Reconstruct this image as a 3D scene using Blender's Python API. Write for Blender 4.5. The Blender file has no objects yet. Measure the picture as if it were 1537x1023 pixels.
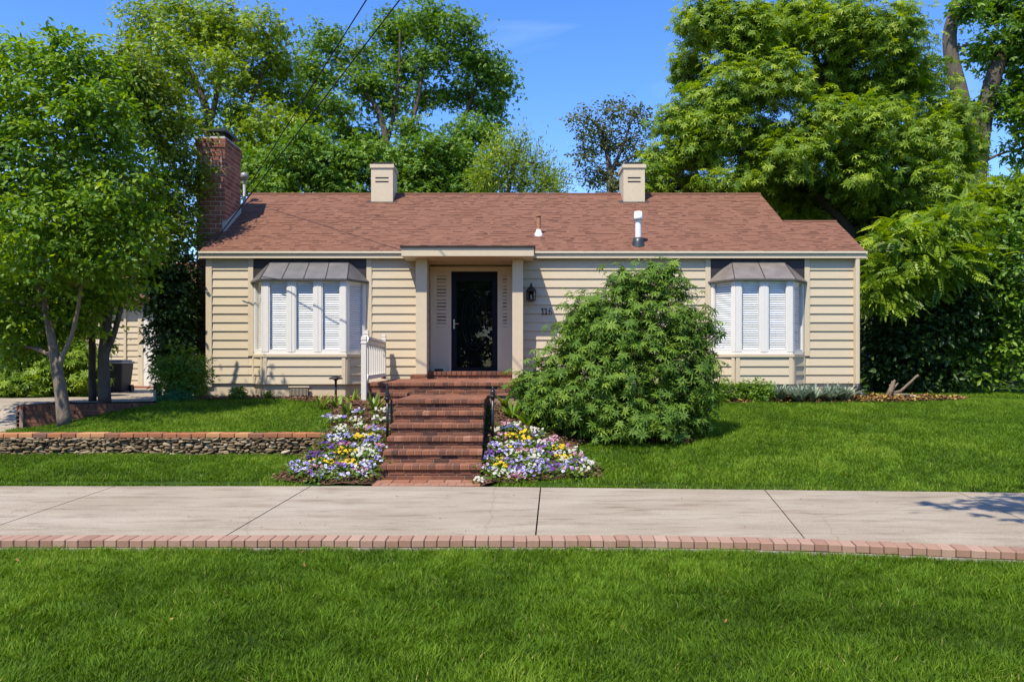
import bpy, math, random
import numpy as np
from mathutils import Vector

# ------------------------------------------------------------------ camera, sky, sun, exposure
sc = bpy.context.scene
EYE = 1.45
F = 1266.0                                   # focal length in photograph pixels (1537 wide)
cam = bpy.data.cameras.new("camera"); camo = bpy.data.objects.new("camera", cam)
sc.collection.objects.link(camo); sc.camera = camo
camo.location = (0, 0, EYE); camo.rotation_euler = (math.radians(90), 0, 0)
cam.sensor_width = 36.0; cam.lens = 36.0 * F / 1537.0
cam.shift_y = 33.5 / 1537.0
cam.clip_start = 0.05; cam.clip_end = 2000

SUN_EL, SUN_AZ = math.radians(58), math.radians(211)        # azimuth clockwise from +Y
w = bpy.data.worlds.new("World"); sc.world = w; w.use_nodes = True
wn = w.node_tree.nodes; wl = w.node_tree.links
bg = wn["Background"]
sky = wn.new("ShaderNodeTexSky"); sky.sky_type = 'NISHITA'; sky.sun_disc = False
sky.sun_elevation = SUN_EL; sky.sun_rotation = SUN_AZ
sky.air_density = 1.0; sky.dust_density = 0.3; sky.ozone_density = 4.0
hs = wn.new("ShaderNodeHueSaturation"); hs.inputs["Saturation"].default_value = 1.27
hs.inputs["Hue"].default_value = 0.514; hs.inputs["Value"].default_value = 1.0
wl.new(sky.outputs[0], hs.inputs["Color"])
# thin high wisps of cloud
tc = wn.new("ShaderNodeTexCoord"); mp = wn.new("ShaderNodeMapping")
mp.inputs["Scale"].default_value = (1.5, 1.5, 7.0); mp.inputs["Rotation"].default_value = (0.1, 0.12, 0.4)
nz = wn.new("ShaderNodeTexNoise"); nz.inputs["Scale"].default_value = 2.2; nz.inputs["Detail"].default_value = 7
nz.inputs["Distortion"].default_value = 0.6
rp = wn.new("ShaderNodeValToRGB"); rp.color_ramp.elements[0].position = 0.56; rp.color_ramp.elements[1].position = 0.95
rp.color_ramp.elements[1].color = (0.16, 0.16, 0.16, 1)
mx = wn.new("ShaderNodeMixRGB"); mx.inputs[2].default_value = (8.5, 9.2, 10.0, 1)
wl.new(tc.outputs["Generated"], mp.inputs[0]); wl.new(mp.outputs[0], nz.inputs["Vector"]); wl.new(nz.outputs[0], rp.inputs[0])
wl.new(rp.outputs[0], mx.inputs[0]); wl.new(hs.outputs[0], mx.inputs[1]); wl.new(mx.outputs[0], bg.inputs[0])
bg.inputs[1].default_value = 0.15

sl = bpy.data.lights.new("sun", 'SUN'); sl.energy = 3.75; sl.angle = math.radians(0.5); sl.color = (1.0, 0.93, 0.80)
so = bpy.data.objects.new("sun", sl); sc.collection.objects.link(so)
tosun = Vector((math.sin(SUN_AZ) * math.cos(SUN_EL), math.cos(SUN_AZ) * math.cos(SUN_EL), math.sin(SUN_EL)))
so.rotation_euler = (-tosun).to_track_quat('-Z', 'Y').to_euler(); so.location = (-8, -8, 20)
sc.view_settings.view_transform = 'Standard'; sc.view_settings.look = 'None'
sc.view_settings.exposure = 0.88; sc.view_settings.gamma = 1.0
sc.render.engine = 'CYCLES'
sc.cycles.use_denoising = True
sc.cycles.max_bounces = 6; sc.cycles.diffuse_bounces = 3; sc.cycles.glossy_bounces = 3
sc.cycles.transmission_bounces = 4; sc.cycles.transparent_max_bounces = 8
sc.cycles.caustics_reflective = False; sc.cycles.caustics_refractive = False
sc.cycles.sample_clamp_indirect = 6.0

R = np.random.default_rng(116)
random.seed(116)
COL = sc.collection

def px(x, y, Y):                             # photograph pixel at distance Y -> world
    return np.array(((x - 768.5) * Y / F, Y, EYE - (y - 545.0) * Y / F))

# ------------------------------------------------------------------ object helpers
def link(o, parent=None):
    COL.objects.link(o)
    if parent is not None: o.parent = parent
    return o
def tag(o, label=None, cat=None, group=None, kind=None):
    if label: o["label"] = label
    if cat: o["category"] = cat
    if group: o["group"] = group
    if kind: o["kind"] = kind
    return o
def thing(name, label, cat, loc=(0, 0, 0), group=None):
    o = bpy.data.objects.new(name, None); o.empty_display_size = 0.2
    link(o); o.location = [float(v) for v in loc]
    return tag(o, label, cat, group)

class MB:
    """collects geometry into one mesh; each vertex carries a float 'val' for colour variation"""
    def __init__(s): s.V = []; s.F = {}; s.A = []; s.n = 0
    def add(s, V, faces, val=0.5):
        V = np.asarray(V, float).reshape(-1, 3)
        for k, f in faces.items():
            f = np.asarray(f, np.int64).reshape(-1, k)
            s.F.setdefault(k, []).append(f + s.n)
        s.V.append(V); s.n += len(V)
        s.A.append(np.broadcast_to(np.asarray(val, float), (len(V),)).copy())
        return s
    def box(s, x0, x1, y0, y1, z0, z1, val=0.5):
        V = [(x, y, z) for x in (x0, x1) for y in (y0, y1) for z in (z0, z1)]
        return s.add(V, {4: BOXF}, val)
    def obox(s, c, ax, ay, az, val=0.5):      # centre and three half axes
        c, ax, ay, az = (np.asarray(q, float) for q in (c, ax, ay, az))
        V = [c + i * ax + j * ay + k * az for i in (-1, 1) for j in (-1, 1) for k in (-1, 1)]
        f = BOXF
        if np.dot(np.cross(ax, ay), az) < 0: f = BOXF[:, ::-1]
        return s.add(V, {4: f}, val)
    def tube(s, P, r, k=8, val=0.5, cap=True):
        P = np.asarray(P, float); n = len(P); r = np.broadcast_to(np.asarray(r, float), (n,))
        T = np.gradient(P, axis=0); T /= np.linalg.norm(T, axis=1)[:, None] + 1e-9
        ref = np.array((0.0, 1, 0)) if abs(T[0][1]) < 0.8 else np.array((1.0, 0, 0))
        U = np.zeros_like(P); u = ref
        for i in range(n):
            u = u - T[i] * np.dot(u, T[i]); u /= np.linalg.norm(u) + 1e-9; U[i] = u
        W = np.cross(T, U)
        a = np.arange(k) * 2 * math.pi / k
        V = (P[:, None] + r[:, None, None] * (np.cos(a)[None, :, None] * U[:, None] + np.sin(a)[None, :, None] * W[:, None])).reshape(-1, 3)
        i = np.arange(n - 1)[:, None] * k; j = np.arange(k)[None]; j2 = (j + 1) % k
        q = np.stack([i + j, i + j2, i + k + j2, i + k + j], -1).reshape(-1, 4)
        fs = {4: q}
        s.add(V, fs, val)
        if cap and k > 2:
            b = s.n - n * k
            s.F.setdefault(k, []).append(np.array([[b + t for t in range(k)][::-1]]))
            s.F.setdefault(k, []).append(np.array([[b + (n - 1) * k + t for t in range(k)]]))
        return s
    def lathe(s, prof, k=16, c=(0, 0, 0), val=0.5):
        P = np.array([(c[0], c[1], c[2] + z) for _, z in prof]); r = np.array([q for q, _ in prof])
        a = np.arange(k) * 2 * math.pi / k; n = len(P)
        V = np.stack([P[:, 0, None] + r[:, None] * np.cos(a), P[:, 1, None] + r[:, None] * np.sin(a), np.repeat(P[:, 2, None], k, 1)], -1).reshape(-1, 3)
        i = np.arange(n - 1)[:, None] * k; j = np.arange(k)[None]; j2 = (j + 1) % k
        q = np.stack([i + j, i + j2, i + k + j2, i + k + j], -1).reshape(-1, 4)
        return s.add(V, {4: q}, val)
    def prism(s, poly, z0, z1, val=0.5):
        n = len(poly); V = [(x, y, z0) for x, y in poly] + [(x, y, z1) for x, y in poly]
        q = [(i, (i + 1) % n, n + (i + 1) % n, n + i) for i in range(n)]
        s.add(V, {4: q}, val); b = s.n - 2 * n
        s.F.setdefault(n, []).append(np.array([[b + i for i in range(n)][::-1]]))
        s.F.setdefault(n, []).append(np.array([[b + n + i for i in range(n)]]))
        return s
    def poly3(s, P, val=0.5): return s.add(P, {len(P): [list(range(len(P)))]}, val)
    def build(s, name, mat, parent=None, smooth=False, origin=None):
        V = np.concatenate(s.V).astype(np.float32)
        if origin is not None: V = V - np.asarray(origin, np.float32)
        me = bpy.data.meshes.new(name)
        me.vertices.add(len(V)); me.vertices.foreach_set("co", V.ravel())
        idx, tot = [], []
        for k, L in s.F.items():
            f = np.concatenate(L); idx.append(f.ravel()); tot.append(np.full(len(f), k))
        idx = np.concatenate(idx).astype(np.int32); tot = np.concatenate(tot).astype(np.int32)
        st = np.concatenate([[0], np.cumsum(tot)[:-1]]).astype(np.int32)
        me.loops.add(len(idx)); me.loops.foreach_set("vertex_index", idx)
        me.polygons.add(len(tot)); me.polygons.foreach_set("loop_start", st); me.polygons.foreach_set("loop_total", tot)
        me.polygons.foreach_set("use_smooth", np.full(len(tot), bool(smooth)))
        a = me.attributes.new("val", 'FLOAT', 'POINT'); a.data.foreach_set("value", np.concatenate(s.A).astype(np.float32))
        me.update(calc_edges=True); me.validate(verbose=False)
        me.materials.append(mat)
        o = bpy.data.objects.new(name, me); link(o, parent)
        if origin is not None and parent is None: o.location = [float(v) for v in origin]
        return o
BOXF = np.array([(0, 1, 3, 2), (4, 6, 7, 5), (0, 4, 5, 1), (2, 3, 7, 6), (0, 2, 6, 4), (1, 5, 7, 3)])

def bevel(o, wd=0.006, seg=1):
    m = o.modifiers.new("bevel", 'BEVEL'); m.width = wd; m.segments = seg; m.limit_method = 'ANGLE'
    return o

# ------------------------------------------------------------------ materials
def mat(name, stops, rough=0.7, spec=0.3, noise=None, bump=None, trans=0.0, metal=0.0, aniso=(1, 1, 1), attr=True, coat=0.0):
    """stops: [(pos, rgb)] over the 'val' attribute plus noise; noise=(scale, amount); bump=(scale, strength, dist)"""
    m = bpy.data.materials.new(name); m.use_nodes = True
    N = m.node_tree.nodes; L = m.node_tree.links; N.clear()
    out = N.new("ShaderNodeOutputMaterial"); p = N.new("ShaderNodeBsdfPrincipled")
    p.inputs["Roughness"].default_value = rough; p.inputs["Specular IOR Level"].default_value = spec
    p.inputs["Metallic"].default_value = metal; p.inputs["Coat Weight"].default_value = coat
    at = N.new("ShaderNodeAttribute"); at.attribute_name = "val"
    fac = at.outputs["Fac"]
    tcn = N.new("ShaderNodeTexCoord"); mpn = N.new("ShaderNodeMapping"); mpn.inputs["Scale"].default_value = aniso
    L.new(tcn.outputs["Object"], mpn.inputs[0])
    if noise:
        nn = N.new("ShaderNodeTexNoise"); nn.inputs["Scale"].default_value = noise[0]; nn.inputs["Detail"].default_value = 6
        nn.inputs["Roughness"].default_value = 0.65
        L.new(mpn.outputs[0], nn.inputs["Vector"])
        ma = N.new("ShaderNodeMath"); ma.operation = 'MULTIPLY_ADD'; ma.inputs[1].default_value = noise[1] * 2; ma.inputs[2].default_value = -noise[1]
        L.new(nn.outputs[0], ma.inputs[0])
        mb = N.new("ShaderNodeMath"); mb.operation = 'ADD'; L.new(ma.outputs[0], mb.inputs[0]); L.new(fac, mb.inputs[1]); fac = mb.outputs[0]
    cr = N.new("ShaderNodeValToRGB"); e = cr.color_ramp.elements
    while len(e) > 1: e.remove(e[-1])
    e[0].position = stops[0][0]; e[0].color = (*stops[0][1], 1)
    for ps, c in stops[1:]:
        q = e.new(ps); q.color = (*c, 1)
    L.new(fac, cr.inputs[0]); L.new(cr.outputs[0], p.inputs["Base Color"])
    if bump:
        bn = N.new("ShaderNodeTexNoise"); bn.inputs["Scale"].default_value = bump[0]; bn.inputs["Detail"].default_value = 5
        L.new(mpn.outputs[0], bn.inputs["Vector"])
        bp = N.new("ShaderNodeBump"); bp.inputs["Strength"].default_value = bump[1]; bp.inputs["Distance"].default_value = bump[2]
        L.new(bn.outputs[0], bp.inputs["Height"]); L.new(bp.outputs[0], p.inputs["Normal"])
    if trans:
        t = N.new("ShaderNodeBsdfTranslucent"); ms = N.new("ShaderNodeMixShader"); ms.inputs[0].default_value = trans
        hv = N.new("ShaderNodeHueSaturation"); hv.inputs["Value"].default_value = 1.5; hv.inputs["Saturation"].default_value = 1.08; hv.inputs["Hue"].default_value = 0.49
        L.new(cr.outputs[0], hv.inputs["Color"]); L.new(hv.outputs[0], t.inputs["Color"])
        L.new(p.outputs[0], ms.inputs[1]); L.new(t.outputs[0], ms.inputs[2]); L.new(ms.outputs[0], out.inputs[0])
    else:
        L.new(p.outputs[0], out.inputs[0])
    return m
def flat(name, c, rough=0.6, spec=0.3, var=0.10, scale=6.0, bump=None, metal=0.0, aniso=(1, 1, 1), coat=0.0):
    c = np.array(c, float); lo = tuple(np.clip(c * (1 - var), 0, 1)); hi = tuple(np.clip(c * (1 + var), 0, 1))
    return mat(name, [(0.2, lo), (0.8, hi)], rough, spec, (scale, 0.35), bump, 0, metal, aniso, coat=coat)
def glass_mat(name, ior=1.5, tint=(0.985, 0.985, 0.98)):
    m = bpy.data.materials.new(name); m.use_nodes = True; N = m.node_tree.nodes; L = m.node_tree.links; N.clear()
    out = N.new("ShaderNodeOutputMaterial"); t = N.new("ShaderNodeBsdfTransparent"); g = N.new("ShaderNodeBsdfGlossy")
    t.inputs[0].default_value = (*tint, 1); g.inputs["Roughness"].default_value = 0.01
    f = N.new("ShaderNodeFresnel"); f.inputs[0].default_value = ior; ms = N.new("ShaderNodeMixShader")
    gm = N.new("ShaderNodeNewGeometry"); ma = N.new("ShaderNodeMath"); ma.operation = 'SUBTRACT'; ma.inputs[0].default_value = 1.0
    mu = N.new("ShaderNodeMath"); mu.operation = 'MULTIPLY'; L.new(gm.outputs["Backfacing"], ma.inputs[1])   # a pane mirrors on its outer face only
    L.new(f.outputs[0], mu.inputs[0]); L.new(ma.outputs[0], mu.inputs[1])
    L.new(mu.outputs[0], ms.inputs[0]); L.new(t.outputs[0], ms.inputs[1]); L.new(g.outputs[0], ms.inputs[2]); L.new(ms.outputs[0], out.inputs[0])
    return m

def concrete_mat():
    m = bpy.data.materials.new("concrete"); m.use_nodes = True; N = m.node_tree.nodes; L = m.node_tree.links
    p = N["Principled BSDF"]; p.inputs["Roughness"].default_value = 0.92; p.inputs["Specular IOR Level"].default_value = 0.12
    tc_ = N.new("ShaderNodeTexCoord")
    def noise(scale, det=6, rough=.6, sc_=(1, 1, 1)):
        mp_ = N.new("ShaderNodeMapping"); mp_.inputs["Scale"].default_value = sc_; L.new(tc_.outputs["Object"], mp_.inputs[0])
        n = N.new("ShaderNodeTexNoise"); n.inputs["Scale"].default_value = scale; n.inputs["Detail"].default_value = det; n.inputs["Roughness"].default_value = rough
        L.new(mp_.outputs[0], n.inputs["Vector"]); return n.outputs[0]
    def ramp(src, stops):
        r = N.new("ShaderNodeValToRGB"); e = r.color_ramp.elements
        e[0].position, e[0].color = stops[0][0], (*stops[0][1], 1); e[1].position, e[1].color = stops[-1][0], (*stops[-1][1], 1)
        for a, c in stops[1:-1]: q = e.new(a); q.color = (*c, 1)
        L.new(src, r.inputs[0]); return r.outputs[0]
    def mul(a, b, f=1.0):
        x = N.new("ShaderNodeMixRGB"); x.blend_type = 'MULTIPLY'; x.inputs[0].default_value = f; L.new(a, x.inputs[1]); L.new(b, x.inputs[2]); return x.outputs[0]
    at_ = N.new("ShaderNodeAttribute"); at_.attribute_name = "val"
    c = ramp(noise(.9, 8, .62, (.7, 1.6, 1)), [(.28, (.265, .216, .155)), (.5, (.33, .277, .207)), (.72, (.385, .333, .258))])
    c = mul(c, ramp(noise(2.6, 9, .72, (.5, 2.0, 1)), [(.32, (.66, .62, .57)), (.50, (1, 1, 1)), (.75, (1.04, 1.03, 1.0))]))
    c = mul(c, ramp(noise(70, 3, .7), [(.30, (.60, .60, .60)), (.5, (1, 1, 1)), (.7, (1.15, 1.15, 1.15))]))
    c = mul(c, ramp(at_.outputs["Fac"], [(.3, (.93, .93, .93)), (.7, (1.05, 1.05, 1.05))]))
    wv = N.new("ShaderNodeTexVoronoi"); wv.feature = 'DISTANCE_TO_EDGE'; wv.inputs["Scale"].default_value = .33
    mp2 = N.new("ShaderNodeMixRGB"); mp2.inputs[0].default_value = .10; nn = N.new("ShaderNodeTexNoise"); nn.inputs["Scale"].default_value = 3; L.new(tc_.outputs["Object"], nn.inputs["Vector"])
    L.new(tc_.outputs["Object"], mp2.inputs[1]); L.new(nn.outputs["Color"], mp2.inputs[2]); L.new(mp2.outputs[0], wv.inputs["Vector"])
    c = mul(c, ramp(wv.outputs["Distance"], [(0.0, (.86, .84, .82)), (.0015, (.94, .93, .92)), (.004, (1, 1, 1))]))
    L.new(c, p.inputs["Base Color"])
    b = N.new("ShaderNodeBump"); b.inputs["Strength"].default_value = .4; b.inputs["Distance"].default_value = .003; L.new(noise(110, 4), b.inputs["Height"]); L.new(b.outputs[0], p.inputs["Normal"])
    return m
M = {}
M["siding"] = mat("painted siding", [(0.1, (0.475, 0.388, 0.262)), (0.9, (0.58, 0.485, 0.338))], 0.6, 0.25, (5, 0.28), (40, 0.15, 0.002), aniso=(0.5, 1, 5))
M["trim"] = flat("painted trim", (0.56, 0.462, 0.315), 0.55, 0.3, 0.07, 8, (60, 0.08, 0.001))
M["white"] = flat("white paint", (0.68, 0.645, 0.58), 0.5, 0.35, 0.06, 7, (70, 0.06, 0.001))
M["cream"] = flat("cream white paint", (0.62, 0.565, 0.475), 0.5, 0.3, 0.08, 7)
M["surround"] = flat("door surround paint", (0.64, 0.565, 0.41), 0.5, 0.3, 0.06, 7)
M["blind"] = flat("white blind", (0.80, 0.80, 0.80), 0.5, 0.3, 0.03)
M["grey_metal"] = mat("weathered grey metal", [(0.1, (0.07, 0.068, 0.068)), (0.5, (0.135, 0.128, 0.122)), (0.9, (0.22, 0.20, 0.185))], 0.5, 0.5, (3.5, 0.45), (25, 0.1, 0.003), metal=0.3)
M["copper"] = mat("weathered metal", [(0.1, (0.11, 0.095, 0.08)), (0.5, (0.20, 0.17, 0.145)), (0.9, (0.30, 0.265, 0.23))], 0.5, 0.5, (3.5, 0.45), (25, 0.1, 0.003), metal=0.35)
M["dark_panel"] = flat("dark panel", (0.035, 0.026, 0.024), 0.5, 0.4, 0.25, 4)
M["shingle"] = mat("shingles", [(0.0, (0.075, 0.04, 0.033)), (0.35, (0.16, 0.077, 0.050)), (0.65, (0.205, 0.100, 0.064)), (1.0, (0.265, 0.145, 0.098))], 0.95, 0.1, (55, 0.28), (180, 0.6, 0.004))
M["brick"] = mat("red brick", [(0.0, (0.055, 0.033, 0.028)), (0.3, (0.135, 0.063, 0.041)), (0.55, (0.20, 0.086, 0.050)), (0.8, (0.27, 0.113, 0.062)), (1.0, (0.31, 0.16, 0.105))], 0.9, 0.15, (22, 0.22), (120, 0.5, 0.004))
M["chim_brick"] = mat("chimney brick", [(0.0, (0.09, 0.045, 0.035)), (0.4, (0.22, 0.085, 0.055)), (0.7, (0.31, 0.125, 0.08)), (1.0, (0.40, 0.20, 0.14))], 0.9, 0.15, (18, 0.2), (120, 0.5, 0.004))
M["coping_brick"] = mat("coping brick", [(0.0, (0.16, 0.10, 0.08)), (0.3, (0.27, 0.11, 0.058)), (0.6, (0.38, 0.155, 0.070)), (1.0, (0.46, 0.235, 0.11))], 0.9, 0.15, (14, 0.22), (120, 0.5, 0.003))
M["pink_brick"] = mat("pink paver", [(0.0, (0.22, 0.12, 0.09)), (0.4, (0.305, 0.182, 0.128)), (0.7, (0.345, 0.220, 0.160)), (1.0, (0.41, 0.275, 0.205))], 0.9, 0.15, (14, 0.3), (150, 0.4, 0.003))
M["mortar"] = flat("mortar", (0.47, 0.38, 0.30), 0.95, 0.1, 0.2, 30, (150, 0.4, 0.003))
M["dark_mortar"] = flat("stained mortar", (0.30, 0.20, 0.15), 0.95, 0.1, 0.4, 12, (150, 0.4, 0.003))
M["stone"] = mat("field stone", [(0.0, (0.065, 0.045, 0.028)), (0.4, (0.165, 0.115, 0.064)), (0.75, (0.27, 0.205, 0.125)), (1.0, (0.42, 0.355, 0.25))], 0.9, 0.15, (14, 0.25), (60, 0.6, 0.006))
M["concrete"] = concrete_mat()
M["footing"] = flat("footing concrete", (0.33, 0.30, 0.24), 0.95, 0.1, 0.3, 9, (80, 0.5, 0.006))
M["stucco"] = flat("stucco", (0.53, 0.42, 0.27), 0.9, 0.15, 0.12, 5, (120, 0.35, 0.003))
M["soil"] = mat("soil", [(0.1, (0.035, 0.022, 0.014)), (0.5, (0.085, 0.05, 0.03)), (0.9, (0.16, 0.10, 0.062))], 1.0, 0.05, (9, 0.5), (50, 0.9, 0.02))
M["mulch"] = mat("bark chips", [(0.0, (0.055, 0.03, 0.017)), (0.5, (0.15, 0.078, 0.042)), (1.0, (0.30, 0.18, 0.105))], 0.95, 0.1)
M["ground"] = mat("turf ground", [(0.1, (0.02, 0.035, 0.008)), (0.6, (0.035, 0.065, 0.012)), (0.95, (0.07, 0.075, 0.025))], 1.0, 0.05, (6, 0.5), (40, 0.8, 0.02))
M["grass"] = mat("grass blades", [(0.0, (0.038, 0.080, 0.004)), (0.35, (0.080, 0.157, 0.006)), (0.7, (0.136, 0.243, 0.012)), (0.92, (0.24, 0.335, 0.034)), (1.0, (0.40, 0.34, 0.11))], 0.6, 0.18, trans=0.32)
M["bark"] = mat("bark", [(0.1, (0.045, 0.034, 0.026)), (0.6, (0.13, 0.105, 0.08)), (0.95, (0.22, 0.185, 0.145))], 0.95, 0.1, (7, 0.5), (22, 0.9, 0.02), aniso=(3, 3, 0.6))
M["dark_bark"] = mat("ivy dark bark", [(0.1, (0.025, 0.021, 0.015)), (0.6, (0.065, 0.054, 0.04)), (0.95, (0.12, 0.10, 0.075))], 0.95, 0.1, (7, 0.5), (22, 0.9, 0.02), aniso=(3, 3, 0.6))
M["pale_bark"] = mat("pale bark", [(0.1, (0.12, 0.09, 0.065)), (0.6, (0.27, 0.215, 0.16)), (0.95, (0.36, 0.30, 0.235))], 0.95, 0.1, (6, 0.5), (22, 0.8, 0.02), aniso=(3, 3, 0.6))
M["iron"] = flat("black iron", (0.012, 0.012, 0.014), 0.35, 0.5, 0.2)
M["rubber"] = flat("black plastic", (0.02, 0.02, 0.022), 0.5, 0.4, 0.2)
M["door"] = flat("navy door paint", (0.004, 0.006, 0.012), 0.5, 0.15, 0.2)
M["door_inner"] = flat("dark wood door", (0.022, 0.026, 0.034), 0.5, 0.3, 0.5)
M["lead"] = flat("lead came", (0.20, 0.21, 0.21), 0.4, 0.5, 0.2, metal=0.5)
M["brass"] = flat("brass", (0.55, 0.48, 0.34), 0.3, 0.5, 0.1, metal=0.9)
M["curtain"] = mat("sidelight curtain", [(0.25, (0.07, 0.08, 0.05)), (0.5, (0.14, 0.16, 0.11)), (0.7, (0.40, 0.44, 0.42))], 0.8, 0.2, (9, 0.5))
M["glass"] = glass_mat("window glass", 1.45)
M["door_glass"] = glass_mat("storm door glass", 1.55, (0.55, 0.58, 0.60))
M["lamp_glass"] = glass_mat("lantern glass", 1.5, (0.75, 0.75, 0.7))
M["bronze"] = flat("dark bronze", (0.035, 0.027, 0.02), 0.4, 0.5, 0.2, metal=0.4)
M["rust"] = flat("rusty pipe", (0.35, 0.17, 0.09), 0.8, 0.2, 0.3, 20)
M["white_metal"] = flat("white metal", (0.78, 0.78, 0.78), 0.4, 0.4, 0.05)
M["galv"] = flat("galvanised", (0.24, 0.24, 0.235), 0.5, 0.4, 0.15, metal=0.3)
M["cap"] = flat("dark cap metal", (0.03, 0.035, 0.035), 0.4, 0.5, 0.3)
M["cement"] = flat("cement cap", (0.42, 0.39, 0.35), 0.9, 0.1, 0.15)
M["bin"] = flat("dark bin plastic", (0.025, 0.03, 0.04), 0.5, 0.4, 0.2)
M["bin_lid"] = flat("pale bin plastic", (0.33, 0.36, 0.40), 0.5, 0.4, 0.1)
M["wire"] = flat("wire", (0.012, 0.012, 0.012), 0.6, 0.2, 0.1)
M["driftwood"] = mat("driftwood", [(0.1, (0.10, 0.07, 0.045)), (0.9, (0.27, 0.205, 0.145))], 0.95, 0.1, (9, 0.5), (40, 0.6, 0.01))
M["pebble"] = flat("pale rock", (0.52, 0.47, 0.40), 0.9, 0.1, 0.25, 12, (30, 0.5, 0.01))

def leafmat(name, dark, mid, light, trans=0.36, rough=0.45, spec=0.35, k=(1.78, 1.50, 0.95)):
    dark, mid, light = (tuple(a * b for a, b in zip(c, k)) for c in (dark, mid, light))
    return mat(name, [(0.0, dark), (0.5, mid), (1.0, light)], rough, spec, trans=trans)
M["leaf_near"] = leafmat("broad leaf", (0.032, 0.085, 0.009), (0.074, 0.165, 0.015), (0.15, 0.25, 0.026), .45)
M["leaf_olive"] = leafmat("olive leaf", (0.034, 0.072, 0.009), (0.080, 0.145, 0.014), (0.16, 0.225, 0.026), .42)
M["leaf_lime"] = leafmat("lime leaf", (0.055, 0.11, 0.012), (0.115, 0.20, 0.020), (0.21, 0.30, 0.036))
M["leaf_green"] = leafmat("mid green leaf", (0.030, 0.085, 0.011), (0.065, 0.15, 0.018), (0.125, 0.22, 0.025))
M["leaf_fresh"] = leafmat("fresh leaf", (0.045, 0.105, 0.012), (0.095, 0.18, 0.020), (0.17, 0.26, 0.03))
M["leaf_grey"] = leafmat("grey olive leaf", (0.028, 0.050, 0.020), (0.060, 0.090, 0.034), (0.12, 0.145, 0.06))
M["leaf_pinnate"] = leafmat("pinnate leaf", (0.042, 0.10, 0.012), (0.10, 0.185, 0.020), (0.20, 0.30, 0.036), .42)
M["leaf_dark"] = leafmat("dark evergreen and shaded leaf", (0.010, 0.028, 0.008), (0.022, 0.055, 0.013), (0.05, 0.095, 0.022), 0.2)  # dark tone also carries the deep shade of shrubs right of the house
M["leaf_bush"] = leafmat("bush leaf", (0.032, 0.080, 0.014), (0.078, 0.155, 0.022), (0.15, 0.24, 0.040), 0.32, 0.5, 0.25, (1.45, 1.33, 0.92))
M["leaf_blue"] = leafmat("blue green leaf", (0.015, 0.07, 0.035), (0.03, 0.115, 0.06), (0.05, 0.16, 0.09))
M["leaf_silver"] = leafmat("silver leaf", (0.16, 0.21, 0.14), (0.29, 0.35, 0.25), (0.45, 0.50, 0.40), 0.2, 0.8, 0.1, (0.95, 0.95, 0.95))
M["leaf_strap"] = leafmat("strap leaf", (0.045, 0.10, 0.022), (0.10, 0.18, 0.04), (0.22, 0.28, 0.07), 0.25)
M["pansy_leaf"] = leafmat("pansy leaf", (0.03, 0.075, 0.012), (0.06, 0.13, 0.02), (0.11, 0.19, 0.03))
M["dry_leaf"] = mat("dry leaf litter", [(0.0, (0.10, 0.05, 0.02)), (0.5, (0.24, 0.13, 0.05)), (0.8, (0.36, 0.24, 0.07)), (1.0, (0.30, 0.30, 0.06))], 0.9, 0.1)
PET = {"white": [(0.0, (0.55, 0.45, 0.08)), (0.15, (0.50, 0.48, 0.38)), (0.4, (0.44, 0.43, 0.37)), (1.0, (0.60, 0.60, 0.56))],
       "yellow": [(0.0, (0.30, 0.12, 0.005)), (0.2, (0.58, 0.36, 0.01)), (0.5, (0.66, 0.46, 0.012)), (1.0, (0.72, 0.56, 0.03))],
       "purple": [(0.0, (0.03, 0.008, 0.05)), (0.5, (0.10, 0.03, 0.20)), (1.0, (0.21, 0.09, 0.36))],
       "lavender": [(0.0, (0.03, 0.015, 0.12)), (0.2, (0.17, 0.13, 0.42)), (0.55, (0.25, 0.21, 0.44)), (0.8, (0.50, 0.47, 0.60)), (1.0, (0.64, 0.62, 0.68))],
       "plum": [(0.0, (0.17, 0.03, 0.08)), (0.5, (0.34, 0.12, 0.20)), (1.0, (0.66, 0.48, 0.52))]}
for k_, v_ in PET.items(): M["petal_" + k_] = mat(k_ + " petal", v_, 0.6, 0.2, trans=0.25)

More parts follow.
